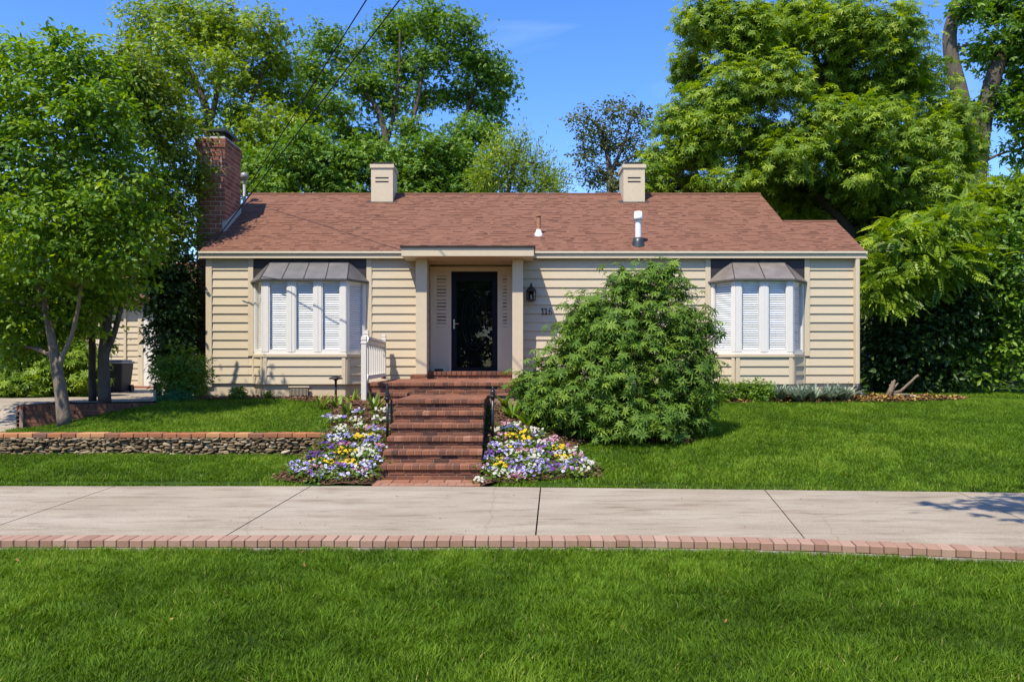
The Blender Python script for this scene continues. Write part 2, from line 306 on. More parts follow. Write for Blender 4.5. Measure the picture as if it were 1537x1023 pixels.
# ------------------------------------------------------------------ terrain
def sm(t): t = np.clip(t, 0, 1); return t * t * (3 - 2 * t)
def lerp(a, b, t): return a + (b - a) * t
FRONT_Z = -0.085
def curb(x):                                  # near edge of the brick edging
    x = np.asarray(x, float)
    return 6.90 - 0.075 * np.maximum(x - 0.9, 0) ** 1.62 - 0.004 * np.maximum(-x - 4, 0) ** 2
def walkfar(x):
    return 9.97 - 0.075 * np.maximum(np.asarray(x, float) + 1, 0)
def terrain(x, y):
    x = np.asarray(x, float); y = np.asarray(y, float)
    right = 0.735 * np.clip((y - 9.6) / 7.1, 0, 1) ** 0.95
    right = right - 0.035 * np.maximum(x - 8.5, 0) * sm((y - 10) / 5)
    bed = np.clip(0.0 + 0.268 * (y - 10.15), 0.0, 0.76)
    strip = 0.02 + 0.055 * np.clip(y - 9.9, 0, 3)
    base = 0.435 + 0.305 * sm((y - 12.2) / 3.6)
    up = base - 0.29 * sm((-6.1 - x) / 2.3) * sm((16.5 - y) / 2.0)
    up = lerp(up, 0.70, sm((y - 15.3) / 1.2) * sm((-6.3 - x) / 0.5))
    left = np.where(y < 12.10, strip, up)
    left = np.where(y < 12.10, left, left)
    z = np.where(x < -2.2, lerp(left, bed, sm((x + 2.95) / 0.4)), bed)
    z = np.where(x > -0.36, lerp(bed, right, sm((x + 0.2) / 1.3)), z)
    z = np.where(y < 9.6, np.minimum(z, 0.0), z)
    z = np.where((x > -1.68) & (x < -.33) & (y < 10.5), -.05, z)
    front = np.full_like(z, FRONT_Z)
    z = np.where(y < curb(x) + 0.12, front, np.where(y < walkfar(x) - 0.03, -0.06, np.where(y < walkfar(x) + .12, np.minimum(z, -.012), z)))
    z = lerp(z, 0.70, sm((y - 17.0) / 1.0))
    return z + 0.0 * x
def in_house(x, y): return (x > -6.3) & (x < 7.1) & (y > 17.0) & (y < 23.5)

def axis(lo, hi, step, far):
    a = np.arange(lo, hi + 1e-6, step)
    e = np.cumsum(step * 1.35 ** np.arange(1, 26)); e = e[e < far]
    return np.concatenate([lo - e[::-1], a, hi + e])
def grid(xs, ys, zf, off=0.0):
    X, Y = np.meshgrid(xs, ys); Z = zf(X, Y) + off
    V = np.stack([X, Y, Z], -1).reshape(-1, 3); n = len(xs)
    i = np.arange(len(ys) - 1)[:, None] * n; j = np.arange(n - 1)[None]
    return V, np.stack([i + j, i + j + 1, i + n + j + 1, i + n + j], -1).reshape(-1, 4)
V, Q = grid(axis(-16, 14, 0.2, 400), np.concatenate([axis(2, 20, 0.1, 400)]), terrain)
tag(MB().add(V, {4: Q}).build("ground", M["ground"], smooth=True), "lawn ground and earth under the whole yard", "ground", kind="structure")

# sidewalk: a slab following the curved edges, with expansion joints as real gaps
joints = [(-12.2, -12.5), (-9.6, -9.7), (-7.1, -7.05), (-4.69, -4.58), (-2.38, -2.41), (0.335, 0.20), (2.90, 2.42), (5.02, 4.52), (7.4, 6.7), (9.8, 9.0)]
mb = MB()
def walk_pt(j, t): return lerp(j[1], j[0], t)
for a, b in zip(joints[:-1], joints[1:]):
    n = 10
    top, bot = [], []
    vals = R.uniform(0.42, 0.56)
    us = np.linspace(0.0028, 0.9972, n)
    T = np.linspace(0, 1, 8); VV = []
    for t in T:
        for u in us:
            x = lerp(walk_pt(a, t), walk_pt(b, t), u); y = lerp(curb(x) + 0.212, walkfar(x), t)
            VV.append((x, y, 0.0))
    VV = np.array(VV); k = len(VV)
    lowv = VV - np.array((0, 0, 0.1))
    i = np.arange(7)[:, None] * n; j = np.arange(n - 1)[None]
    q = np.stack([i + j, i + j + 1, i + n + j + 1, i + n + j], -1).reshape(-1, 4)
    ring = list(range(n)) + [r * n + n - 1 for r in range(1, 8)] + [7 * n + c for c in range(n - 2, -1, -1)] + [r * n for r in range(6, 0, -1)]
    side = [(ring[m], ring[m] + k, ring[(m + 1) % len(ring)] + k, ring[(m + 1) % len(ring)]) for m in range(len(ring))]
    mb.add(np.concatenate([VV, lowv]), {4: np.concatenate([q, np.array(side)])}, vals)
tag(mb.build("sidewalk", M["concrete"]), "pale concrete sidewalk with straight joints across the picture", "sidewalk", kind="structure")
xs = np.linspace(-12, 9, 120)
mb = MB()
for x0, x1 in zip(xs[:-1], xs[1:]):
    c0, c1 = float(curb(x0)), float(curb(x1))
    mb.add([(x0, c0 + .2, -.055), (x1, c1 + .2, -.055), (x1, float(walkfar(x1)), -.055), (x0, float(walkfar(x0)), -.055)], {4: [(0, 1, 2, 3)]})
tag(mb.build("path_bed", M["soil"]), "dark earth bedding in the sidewalk joints", "ground", kind="structure")

# brick edging along the near edge of the sidewalk
eb = thing("brick_edging", "curved row of pink brick pavers edging the near side of the sidewalk", "brick edging", (0, 6.9, 0))
mb = MB(); fm = MB()
x = -12.0
while x < 9.0:
    wd = 0.105; y0 = float(curb(x)); dy = float(curb(x + .05) - curb(x - .05)) / 0.1
    t = np.array((1, dy, 0)); t /= np.linalg.norm(t); nrm = np.array((-t[1], t[0], 0))
    skew = nrm + t * 0.0
    c = np.array((x, y0, 0)) + nrm * (0.103 + R.normal(0, .002)) + np.array((0, 0, -0.026 + R.normal(0, .0015)))
    mb.obox(c, t * 0.0500, skew * 0.101, (0, 0, 0.032), np.clip(R.normal(0.55, 0.17), 0, 1))
    fm.obox(np.array((x, y0, -0.095)) + nrm * 0.095, t * 0.0545, nrm * (0.103 + R.normal(0, .002)), (0, 0, 0.0345), R.uniform(0.3, 0.7))
    x += wd * t[0] 
bevel(mb.build("brick_course", M["pink_brick"], eb, origin=(0, 6.9, 0)), 0.006)
fm.build("footing", M["footing"], eb, origin=(0, 6.9, 0))

# ------------------------------------------------------------------ brick laying
def lay_bricks(mb, p0, u, h, length, z0, nrm, bl=0.2, bh=0.058, mj=0.009, depth=0.05, mean=0.5, sd=0.2, z1=None, proud=0.004):
    """running bond on a face: p0 start, u direction, nrm outward normal"""
    p0, u, nrm = np.array(p0, float), np.array(u, float), np.array(nrm, float)
    rows = max(1, int(round(h / (bh + mj)))); ph = h / rows
    for r in range(rows):
        x = -(bl + mj) / 2 * (r % 2)
        while x < length - 0.005:
            a, b = max(x, 0) , min(x + bl, length)
            if b - a > 0.012:
                c = p0 + u * (a + b) / 2 + np.array((0, 0, z0 + (r + .5) * ph)) + nrm * (proud - depth / 2 + R.normal(0, .0012))
                mb.obox(c, u * (b - a) / 2, nrm * depth / 2, (0, 0, (ph - mj) / 2), np.clip(R.normal(mean, sd), 0, 1))
            x += bl + mj
def brick_box(mb, mm, x0, x1, y0, y1, z0, z1, faces="fblr", **k):
    mm.box(x0 + .004, x1 - .004, y0 + .004, y1 - .004, z0, z1)
    h = z1 - z0
    if "f" in faces: lay_bricks(mb, (x0, y0, 0), (1, 0, 0), h, x1 - x0, z0, (0, -1, 0), **k)
    if "b" in faces: lay_bricks(mb, (x0, y1, 0), (1, 0, 0), h, x1 - x0, z0, (0, 1, 0), **k)
    if "l" in faces: lay_bricks(mb, (x0, y0, 0), (0, 1, 0), h, y1 - y0, z0, (-1, 0, 0), **k)
    if "r" in faces: lay_bricks(mb, (x1, y0, 0), (0, 1, 0), h, y1 - y0, z0, (1, 0, 0), **k)

# ------------------------------------------------------------------ HOUSE
WY = 17.10
house = thing("house", "single storey cream lap sided house with brown shingle roof", "house", (0.4, WY, 0.7))
HO = (0.4, WY, 0.7)
def hb(mb, name, m, parent=None, smooth=False, label=None):
    o = mb.build(name, m, parent if parent is not None else house, smooth, origin=HO)
    if label: o["label"] = label
    return o
XL, XR, RXL, RXR = -6.2, 7.03, -1.715, 0.02
ZB, ZT = 1.045, 3.66
# structure behind the siding
mb = MB()
mb.box(XL + .02, RXL - .02, WY + .03, WY + .15, 0.55, 3.66); mb.box(RXR + .02, XR - .02, WY + .03, WY + .15, 0.55, 3.66)
mb.box(RXL - .02, RXR + .02, WY + .03, WY + .15, 3.60, 3.66)
mb.box(XL + .02, XL + .12, WY + .15, 23.3, 0.55, 3.66); mb.box(XR - .12, XR - .02, WY + .15, 19.75, 0.55, 3.66)
mb.box(5.75, XR - .12, 19.65, 19.75, 0.55, 3.66); mb.box(5.75, 5.85, 19.75, 23.3, .55, 3.66); mb.box(XL + .12, 5.75, 23.2, 23.3, .55, 3.66)
hb(mb, "wall", M["siding"])
mb = MB()                                     # gable ends
def gable(xa, y0, yr, y1, zr, z0=3.63, th=0.1):
    P = [(xa, y0, z0), (xa, y1, z0), (xa, yr, zr)]; Q_ = [(xa + th, y, z) for _, y, z in P]
    mb.add(P + Q_, {3: [(0, 2, 1), (3, 4, 5)], 4: [(0, 1, 4, 3), (1, 2, 5, 4), (2, 0, 3, 5)]})
for g_ in ((XL + .02, 17.1, 20.26, 23.4, 5.36), (5.75, 17.4, 20.26, 23.1, 5.3), (XR - .12, 17.12, 18.43, 19.75, 4.35)):
    mb = MB(); gable(*g_); hb(mb, "gable", M["siding"])
# lap siding on the front
def lap(mb, p0, u, nrm, L, z0, z1, pitch=0.1767):
    p0, u, nrm = np.array(p0, float), np.array(u, float), np.array(nrm, float)
    n = int(math.ceil((z1 - z0) / pitch - 1e-6))
    for r in range(n):
        a = z0 + r * pitch; b = min(a + pitch + 0.018, z1 + 0.0)
        if b - a < 0.02: continue
        x = 0.0
        cuts = [0.0]
        while L - cuts[-1] > 3.0: cuts.append(cuts[-1] + R.uniform(1.8, 2.9))
        cuts.append(L)
        for c0, c1 in zip(cuts[:-1], cuts[1:]):
            v = np.clip(R.normal(0.5, 0.08), 0, 1); g = 0.0009
            A = p0 + u * (c0 + g); B = p0 + u * (c1 - g)
            za, zb = np.array((0, 0, a)), np.array((0, 0, b))
            t0, t1 = 0.031, 0.006
            Vv = [A + za + nrm * t0, B + za + nrm * t0, B + zb + nrm * t1, A + zb + nrm * t1,
                  A + za - nrm * .01, B + za - nrm * .01, B + zb - nrm * .01, A + zb - nrm * .01]
            mb.add(Vv, {4: [(0, 1, 2, 3), (4, 7, 6, 5), (0, 4, 5, 1), (3, 2, 6, 7), (0, 3, 7, 4), (1, 5, 6, 2)]}, v)
BL, BR = dict(cx=-4.095, f=0.815, w=1.15), dict(cx=4.975, f=0.56, w=0.955)
mb = MB(); ft = (0, -1, 0); ux = (1, 0, 0)
segs = [(XL + .12, BL["cx"] - BL["w"] - .10), (BL["cx"] + BL["w"] + .10, RXL - .02), (RXR + .03, BR["cx"] - BR["w"] - .10), (BR["cx"] + BR["w"] + .10, XR - .11)]
for a, b in segs:
    mb = MB(); lap(mb, (a, WY + .02, 0), ux, ft, b - a, ZB, 3.63); hb(mb, "siding", M["siding"])
for B_ in (BL, BR):
    for xx in (B_["cx"] - B_["w"] - .10, B_["cx"] + B_["w"] - .04):
        mb = MB(); lap(mb, (xx, WY + .02, 0), ux, ft, .14, ZB, 1.57); hb(mb, "siding", M["siding"])
mb = MB(); lap(mb, (RXL - .02, WY + .03, 0), (0, 1, 0), (1, 0, 0), .47, 1.14, 3.60); hb(mb, "siding", M["siding"])
mb = MB(); lap(mb, (RXR + .02, WY + .5, 0), (0, -1, 0), (-1, 0, 0), .47, 1.14, 3.60); hb(mb, "siding", M["siding"])
# trim boards
hb(MB().box(XL, XL + .12, WY - .025, WY + .10, 0.98, 3.63), "trim_board", M["trim"])
hb(MB().box(XR - .11, XR, WY - .02, WY + .10, 0.98, 3.63), "trim_board", M["trim"])
for B_ in (BL, BR):
    for s in (-1, 1):
        x0 = B_["cx"] + s * (B_["w"] + .05)
        hb(MB().box(x0 - .052, x0 + .052, WY - .02, WY + .05, 1.60, 3.63), "trim_board", M["trim"])
hb(MB().box(XL + .03, RXL - .02, WY + .035, WY + .2, .5, ZB - .003), "foundation", M["stucco"]); hb(MB().box(RXR + .02, XR - .03, WY + .035, WY + .2, .5, ZB - .003), "foundation", M["stucco"])
# foundation vent
mb = MB(); vx0, vx1 = -4.38, -4.01
mb.box(vx0, vx1, 16.612, 16.64, .80, .975, .1)
o = hb(mb, "foundation_vent", M["dark_panel"])
mb = MB()
for k in range(13): mb.box(vx0 + .02 + k * .027, vx0 + .027 + k * .027, 16.606, 16.613, .82, .955)
mb.box(vx0 - .02, vx1 + .02, 16.6, 16.625, .975, 1.0); mb.box(vx0 - .02, vx1 + .02, 16.58, 16.61, .775, .80)
hb(mb, "vent_grille", M["trim"], o)

# ---- roof
EY, EZ, RY, RZ = 17.0, 3.70, 20.26, 5.50
SL = (RZ - EZ) / (RY - EY)
def slope_pt(x, d, back=False, y0=EY, z0=EZ):          # d = horizontal distance from eave
    return np.array((x, y0 + d, z0 + SL * d))
WRD = 1.56                                              # wing ridge distance
XE0, XE1, XM1 = -6.30, 7.14, 5.97
mb = MB()
def slab(P, t=0.06):
    P = [np.array(p, float) for p in P]; n = np.cross(P[1] - P[0], P[2] - P[0]); n /= np.linalg.norm(n)
    Q_ = [p - n * t for p in P]; k = len(P)
    fs = {4: [(i, (i + 1) % k, k + (i + 1) % k, k + i)[::-1] for i in range(k)]}
    mb.add(P + Q_, fs); b = mb.n - 2 * k
    mb.F.setdefault(k, []).append(np.array([[b + i for i in range(k)]])); mb.F.setdefault(k, []).append(np.array([[b + k + i for i in range(k)][::-1]]))
D = RY - EY
slab([slope_pt(XE0, 0), slope_pt(XE1, 0), slope_pt(XE1, WRD), slope_pt(XM1, WRD), slope_pt(XM1, D), slope_pt(XE0, D)])
slab([(XM1, RY, RZ), (XM1, RY + D, EZ), (XE0, RY + D, EZ), (XE0, RY, RZ)])
yw = EY + WRD; zw = EZ + SL * WRD
slab([(XE1, yw, zw), (XE1, yw + WRD, EZ), (XM1 - .15, yw + WRD, EZ), (XM1 - .15, yw, zw)])
roof = hb(mb, "roof", M["shingle"])
# shingle tabs, every course of the front slope
mb = MB()
sn = np.array((0, -SL, 1)); sn /= np.linalg.norm(sn); su = np.array((0, 1, SL)); su /= np.linalg.norm(su)
Ls = D * math.sqrt(1 + SL * SL); exp_ = 0.112; nc = int(Ls / exp_)
for r in range(nc + 1):
    d0 = r * exp_
    xr = XE1 if d0 < WRD * math.sqrt(1 + SL * SL) - .04 else XM1
    x = XE0 - R.uniform(0, .2)
    while x < xr:
        wd = R.choice([.06, .09, .12, .15, .2]) * R.uniform(.85, 1.15)
        a, b = max(x, XE0), min(x + wd, xr); x += wd
        if b - a < .01: continue
        th = R.choice([0.005, 0.008, 0.014]); dd = d0 - R.choice([0, .0, .012])
        e = min(d0 + exp_ + .02, Ls)
        base = np.array((0, EY, EZ)) 
        p = lambda xx, dist, hgt: base + np.array((xx, 0, 0)) + su * dist + sn * hgt
        v = np.clip(R.normal(.5, .06), 0, 1)
        if R.random() < .06: v *= .55
        V8 = [p(a, dd, th), p(b, dd, th), p(b, e, .003), p(a, e, .003), p(a, dd, 0), p(b, dd, 0)]
        mb.add(V8, {4: [(0, 1, 2, 3), (0, 4, 5, 1)], 3: [(0, 3, 4), (1, 5, 2)]}, v)
hb(mb, "shingle_courses", M["shingle"], roof)
mb = MB()
mb.tube([(XE0, RY, RZ + .006), (XM1, RY, RZ + .006)], .035, 6); mb.tube([(XM1, yw, zw + .004), (XE1, yw, zw + .004)], .03, 6)
hb(mb, "ridge_cap", M["shingle"], roof)
# fascia, drip edge, rake boards, soffit
mb = MB()
hb(MB().box(XE0, -2.15, EY - .012, EY + .02, 3.565, 3.685), "fascia", M["trim"]); hb(MB().box(.44, XE1, EY - .012, EY + .02, 3.565, 3.685), "fascia", M["trim"])
mb = MB()
mb.box(XE0 - .01, -2.17, EY - .045, EY - .014, 3.665, 3.70); mb.box(.46, XE1 + .01, EY - .045, EY - .014, 3.665, 3.70)
hb(mb, "drip_edge", M["surround"])
mb = MB(); mb.box(XE0 + .01, XE1 - .01, EY + .022, WY + .06, 3.605, 3.64)
hb(mb, "soffit", M["trim"])
mb = MB()
def rake(xa, d0, d1, th=.025, y0=EY, sgn=1):
    a, b = slope_pt(xa, d0), slope_pt(xa, d1)
    up = np.array((0, 0, -.055)); dn = np.array((0, 0, -.15)); t = np.array((th * sgn, 0, 0))
    P = [a + up, b + up, b + dn, a + dn]
    mb.add(P + [p + t for p in P], {4: [(0, 1, 2, 3), (7, 6, 5, 4), (0, 4, 5, 1), (1, 5, 6, 2), (2, 6, 7, 3), (3, 7, 4, 0)]})
for g_, k_ in (((XE0 - .004, 0, D), -1), ((XE1 + .004, 0.0, WRD), 1), ((XM1 + .004, WRD + .02, D), 1)):
    mb = MB(); rake(*g_, sgn=k_); hb(mb, "rake_board", M["trim"])

# ---- cream chimneys on the ridge
def cream_chimney(x0, x1, lab):
    y0, y1, zb, zt = 19.75, 20.50, 5.0, 6.02
    c = hb(MB().box(x0, x1, y0, y1, zb, zt), "chimney", M["trim"]); c["label"] = lab
    mb = MB(); mb.box(x0 - .025, x1 + .025, y0 - .025, y1 + .025, zt - .0, zt + .085); hb(mb, "chimney_cap", M["trim"], c)
    mb = MB(); mb.box(x0 + .09, x1 - .09, y0 + .1, y1 - .1, zt + .085, zt + .12); mb.box(x0 + .04, x1 - .04, y0 + .04, y1 - .04, zt + .118, zt + .145); hb(mb, "rain_hood", M["bronze"], c)
    mb = MB()
    for z in (5.70, 5.79):
        mb.box(x0 + .10, x1 - .10, y0 - .006, y0 + .01, z - .013, z + .013, .2)
    hb(mb, "vent_slot", M["bronze"], c)
    mb = MB(); zf = EZ + SL * (y0 - EY)
    mb.add([(x0 - .1, y0 - .06, zf - .02), (x1 + .1, y0 - .06, zf - .02), (x1 + .1, y0 + .08, zf + .055), (x0 - .1, y0 + .08, zf + .055)], {4: [(0, 1, 2, 3)]})
    hb(mb, "flashing", M["cap"], c)
cream_chimney(-3.30, -2.79, "cream boxed chimney nearer the brick chimney"); cream_chimney(2.61, 3.11, "cream boxed chimney above the white vent pipe")
# ---- brick chimney at the left gable
c_ = MB(); m_ = MB(); X0, X1, Y0, Y1 = -6.73, -6.13, 18.0, 19.05
brick_box(c_, m_, X0, X1, Y0, Y1, .5, 6.05, mean=.6, sd=.15, bh=.076, mj=.019, bl=.19)
brick_box(c_, m_, X0 - .02, X1 + .02, Y0 - .02, Y1 + .02, 6.05, 6.25, mean=.33, sd=.13, bh=.08, mj=.019, bl=.19)
ch = hb(m_, "chimney", M["mortar"], label="tall red brick chimney at the left gable")
hb(c_, "brick_courses", M["chim_brick"], ch)
hb(MB().box(X0 + .0, X1 - .0, Y0 + .0, Y1 - .0, 6.25, 6.29), "cement_crown", M["cement"], ch)
mb = MB(); mb.box(X0 + .15, X1 - .11, Y0 + .16, Y1 - .22, 6.29, 6.42); mb.box(X0 + .05, X1 + .0, Y0 + .05, Y1 - .10, 6.42, 6.47)
hb(mb, "rain_hood", M["cap"], ch)
mb = MB()
zf = lambda y: EZ + SL * (y - EY)
mb.add([(X1 + .012, Y0, zf(Y0) - .02), (X1 + .012, Y1, zf(Y1) - .02), (X1 + .012, Y1, zf(Y1) + .16), (X1 + .012, Y0, zf(Y0) + .22)], {4: [(0, 1, 2, 3)]})
mb.box(X1 - .05, X1 + .018, Y0 - .01, Y0 - .005, zf(Y0) - .02, zf(Y0) + .24)
hb(mb, "flashing", M["cement"], ch)
# ---- pipes on the roof
def roof_at(x, yy): return EZ + SL * (yy - EY)
yy = 17.83; z = roof_at(0, yy); xx = (808.5 - 768.5) * yy / F
mb = MB(); mb.lathe([(.045, -.05), (.045, .40)], 12, (xx, yy, z)); mb.lathe([(.045, .385), (.062, .39), (.062, .41), (.0, .412)], 12, (xx, yy, z))
o = hb(mb, "vent_pipe", M["rust"], smooth=True, label="short rusty vent pipe on the roof")
hb(MB().lathe([(.09, -.05), (.09, .02), (.055, .08), (.047, .12)], 14, (xx, yy, z)), "pipe_boot", M["white_metal"], o, True)
yy = 17.33; z = roof_at(0, yy); xx = (958 - 768.5) * yy / F
mb = MB(); mb.lathe([(.062, 0), (.062, .62)], 16, (xx, yy, z)); o = hb(mb, "vent_pipe", M["white_metal"], smooth=True, label="white vent pipe with conical cap")
hb(MB().lathe([(.05, .51), (.095, .50), (.09, .56), (.078, .68), (.0, .69)], 16, (xx, yy, z)), "pipe_cap", M["white_metal"], o, True)
hb(MB().lathe([(.14, -.06), (.12, .05), (.10, .14), (.064, .15)], 16, (xx, yy, z)), "pipe_boot", M["cap"], o, True)
# electric service mast beside the chimney
mx_, my_ = -6.22, 19.6
o = hb(MB().tube([(mx_, my_, 3.4), (mx_, my_, 5.75)], .034, 10), "service_mast", M["galv"], smooth=True)
hb(MB().lathe([(.036, -.12), (.05, -.08), (.05, 0), (.085, .02), (.10, .08), (.075, .14), (.0, .17)], 14, (mx_, my_, 5.72)), "weather_head", M["galv"], o, True)

# ---- bay windows
def bay(B_, nfront, lab, seams):
    cx, f, w_ = B_["cx"], B_["f"], B_["w"]; FY = 16.65
    A, Bp, C_, D_ = np.array((cx - w_, WY + .02)), np.array((cx - f, FY)), np.array((cx + f, FY)), np.array((cx + w_, WY + .02))
    Z0, Z1 = 1.63, 3.14
    fr = MB(); bd = MB(); panes = []; blinds = []
    def panel(p0, p1, n, post):
        u = p1 - p0; L = np.linalg.norm(u); u = u / L; u3 = np.array((u[0], u[1], 0)); n3 = np.array((u[1], -u[0], 0)); z3 = np.array((0, 0, 1.0))
        def b(a0, a1, z0, z1, d0, d1, m=fr, v=.5):
            c = np.array((*p0, 0)) + u3 * (a0 + a1) / 2 + n3 * (d0 + d1) / 2 + z3 * (z0 + z1) / 2
            m.obox(c, u3 * (a1 - a0) / 2, n3 * (d1 - d0) / 2, z3 * (z1 - z0) / 2, v)
        gap = 0.145 if n > 1 else 0
        gw = (L - 2 * post - gap * (n - 1)) / n
        b(0, L, Z0, Z0 + .045, -.08, .006); b(0, L, Z1 - .05, Z1, -.08, .006)
        for k in range(n + 1):
            a0 = 0 if k == 0 else post + k * gw + (k - 1) * gap; a1 = post if k == 0 else (L if k == n else a0 + gap)
            b(a0, a1, Z0 + .045, Z1 - .05, -.08, .012)
            if 0 < k < n: b(a0 + gap / 2 - .006, a0 + gap / 2 + .006, Z0 + .045, Z1 - .05, .012, .02)
        for k in range(n):
            g0 = post + k * (gw + gap); g1 = g0 + gw
            for q0, q1, y0, y1 in ((g0, g0 + .022, Z0 + .045, Z1 - .05), (g1 - .022, g1, Z0 + .045, Z1 - .05), (g0 + .022, g1 - .022, Z0 + .045, Z0 + .095), (g0 + .022, g1 - .022, Z1 - .08, Z1 - .05)):
                b(q0, q1, y0, y1, -.05, .001)
            pm = MB(); b(g0 + .02, g1 - .02, Z0 + .09, Z1 - .075, -.026, -.021, pm); panes.append(pm)
            bm = MB(); z = Z0 + .10
            sd = n3 * .0205 * 0.42 - z3 * .0205 * .91; nn = n3 * .0011 * .9 + z3 * .0011 * .42
            while z < Z1 - .12:
                c = np.array((*p0, 0)) + u3 * (g0 + g1) / 2 - n3 * .065 + z3 * (z + .02)
                bm.obox(c, u3 * (gw / 2 - .012), sd, nn, R.uniform(.3, .7)); z += .0445
            b(g0 + .012, g1 - .012, Z1 - .12, Z1 - .05, -.09, -.055, bm)
            blinds.append(bm)
    panel(A, Bp, 1, .085); panel(Bp, C_, nfront, .105); panel(C_, D_, 1, .085)
    root = hb(fr, "bay_window", M["white"], label=lab)
    for p in panes: hb(p, "pane", M["glass"], root)
    for p in blinds: hb(p, "blind", M["blind"], root)
    def poly(e, fy=0.0): return [(cx - w_ - e * .8, WY + .03), (cx - f - e * .55, FY - e - fy), (cx + f + e * .55, FY - e - fy), (cx + w_ + e * .8, WY + .03)]
    hb(MB().prism(poly(-.09), 1.45, 1.62), "seat_board", M["dark_panel"], root)
    hb(MB().prism(poly(.045), 1.575, 1.632), "window_sill", M["trim"], root)
    sk = MB(); hb_tr = []
    for p0, p1 in ((A, Bp), (Bp, C_), (C_, D_)):
        u = p1 - p0; L = np.linalg.norm(u); u /= L
        lap(sk, (*p0, 0), (*u, 0), (u[1], -u[0], 0), L, 1.04, 1.572)
        n3 = np.array((u[1], -u[0])) * .012
        for a0, a1 in ((0, .075), (L - .075, L)):
            q0, q1 = p0 + u * a0, p0 + u * a1
            c = np.array((*((q0 + q1) / 2 + n3), 1.305))
            tr = MB(); hb_tr.append(tr); tr.obox(c, (*(u * .0375), 0), (u[1] * .022, -u[0] * .022, 0), (0, 0, .2655))
    hb(sk, "skirt_siding", M["siding"], root); [hb(q_, "skirt_trim", M["trim"], root) for q_ in hb_tr]
    hb(MB().prism(poly(-.02), 1.02, 1.06), "skirt_base", M["trim"], root)
    hb(MB().prism(poly(-.03), .5, 1.018), "skirt_footing", M["stucco"], root)
    # sheet metal hood
    P = [(x, y, 3.115) for x, y in poly(.075)]; P[0] = (P[0][0], WY - .01, 3.10); P[3] = (P[3][0], WY - .01, 3.10)
    tw = f * .975 if nfront == 3 else f * .94
    T0, T1 = (cx - tw, WY - .01, 3.52), (cx + tw, WY - .01, 3.52)
    rf = MB(); rf.add([P[0], P[1], P[2], P[3], T1, T0], {3: [(0, 1, 5), (2, 3, 4)], 4: [(1, 2, 4, 5)]})
    low = [(x, y, z - .03) for x, y, z in P]
    for i in range(3): rf.add([P[i], P[i + 1], low[i + 1], low[i]], {4: [(3, 2, 1, 0)]}, .2)
    rf.add(low, {4: [(3, 2, 1, 0)]}, .2)
    hm = M["grey_metal"] if nfront == 3 else M["copper"]
    hood = hb(rf, "hood_roof", hm, root)
    a, b2 = np.array(P[1]), np.array(P[2]); c, d = np.array(T0), np.array(T1)
    nrm = np.array((0, -.7, .7)) * .006
    for k in range(seams + 1):
        t = k / seams; lo, hi = a + (b2 - a) * t, c + (d - c) * t
        hb(MB().tube([lo + nrm, hi + nrm], .009, 5), "standing_seam", M["dark_panel"], hood)
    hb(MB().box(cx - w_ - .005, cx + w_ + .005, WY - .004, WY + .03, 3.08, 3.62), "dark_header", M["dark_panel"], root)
bay(BL, 3, "wide bay window with five narrow panes nearer the brick chimney", 4)
bay(BR, 2, "narrower bay window with four panes behind the bush", 2)

# ---- porch: flat hood, posts, recess with door and sidelights
mb = MB(); mb.box(-2.135, .425, 16.28, 17.3, 3.515, 3.685)
o = hb(mb, "porch_roof", M["trim"]); bevel(o, .004)
mb = MB(); mb.box(-2.165, .455, 16.25, 17.2, 3.685, 3.715); hb(mb, "roof_edge", M["bronze"], o)
for x0, x1 in ((-1.90, -1.68), (.006, .220)):
    o = hb(MB().box(x0, x1, 16.64, 17.09, 1.235 if x0 < -1 else 1.14, 3.515), "porch_post", M["trim"]); bevel(o, .006)
hb(MB().box(RXL - .03, RXR + .03, 17.102, 17.75, 3.50, 3.58), "porch_ceiling", M["trim"])
DY = 17.60
mb = MB(); mb.box(RXL - .03, RXR + .03, DY, DY + .1, 1.1, 3.5); hb(mb, "recess_wall", M["trim"])
mb = MB(); mb.box(RXL + .02, RXR - .01, DY - .05, DY, 3.36, 3.43); mb.box(RXL + .0, RXR, DY - .075, DY, 3.43, 3.455)
for x0, x1 in ((-1.70, -1.61), (-1.325, -1.265), (-.30, -.235), (-.06, .01)): mb.box(x0, x1, DY - .045, DY, 1.28, 3.36)
mb.box(-1.71, -1.60, DY - .06, DY, 3.2, 3.36)
hb(mb, "door_surround", M["surround"])
for x0, x1 in ((-1.61, -1.325), (-.235, -.06)):
    s_ = MB(); g0, g1 = x0 + .045, x1 - .045
    s_.box(x0, g0, DY - .03, DY - .001, 1.28, 3.36); s_.box(g1, x1, DY - .03, DY - .001, 1.28, 3.36)
    s_.box(g0, g1, DY - .03, DY - .001, 3.27, 3.36); s_.box(g0, g1, DY - .03, DY - .001, 1.28, 1.36); s_.box(g0, g1, DY - .03, DY - .001, 2.06, 2.2)
    for k in range(15):
        zc_ = 2.2 + (k + .5) * 1.07 / 15; hh_ = .018 if k % 4 else .030
        s_.obox(((g0 + g1) / 2, DY - .020, zc_), ((g1 - g0) / 2, 0, 0), (0, .010, -.006), (0, .004, hh_))
    s_.box(g0, g1, DY - .016, DY - .001, 1.36, 2.06)
    for k in range(4):
        q = g0 + (g1 - g0) * (k + .5) / 4; s_.box(q - .012, q + .012, DY - .026, DY - .016, 1.42, 2.0)
    o = hb(s_, "sidelight", M["surround"])
    hb(MB().box(g0, g1, DY - .012, DY - .008, 2.2, 3.27), "pane", M["glass"], o)
    hb(MB().box(g0, g1, DY - .005, DY - .002, 2.2, 3.27), "curtain", M["curtain"], o)
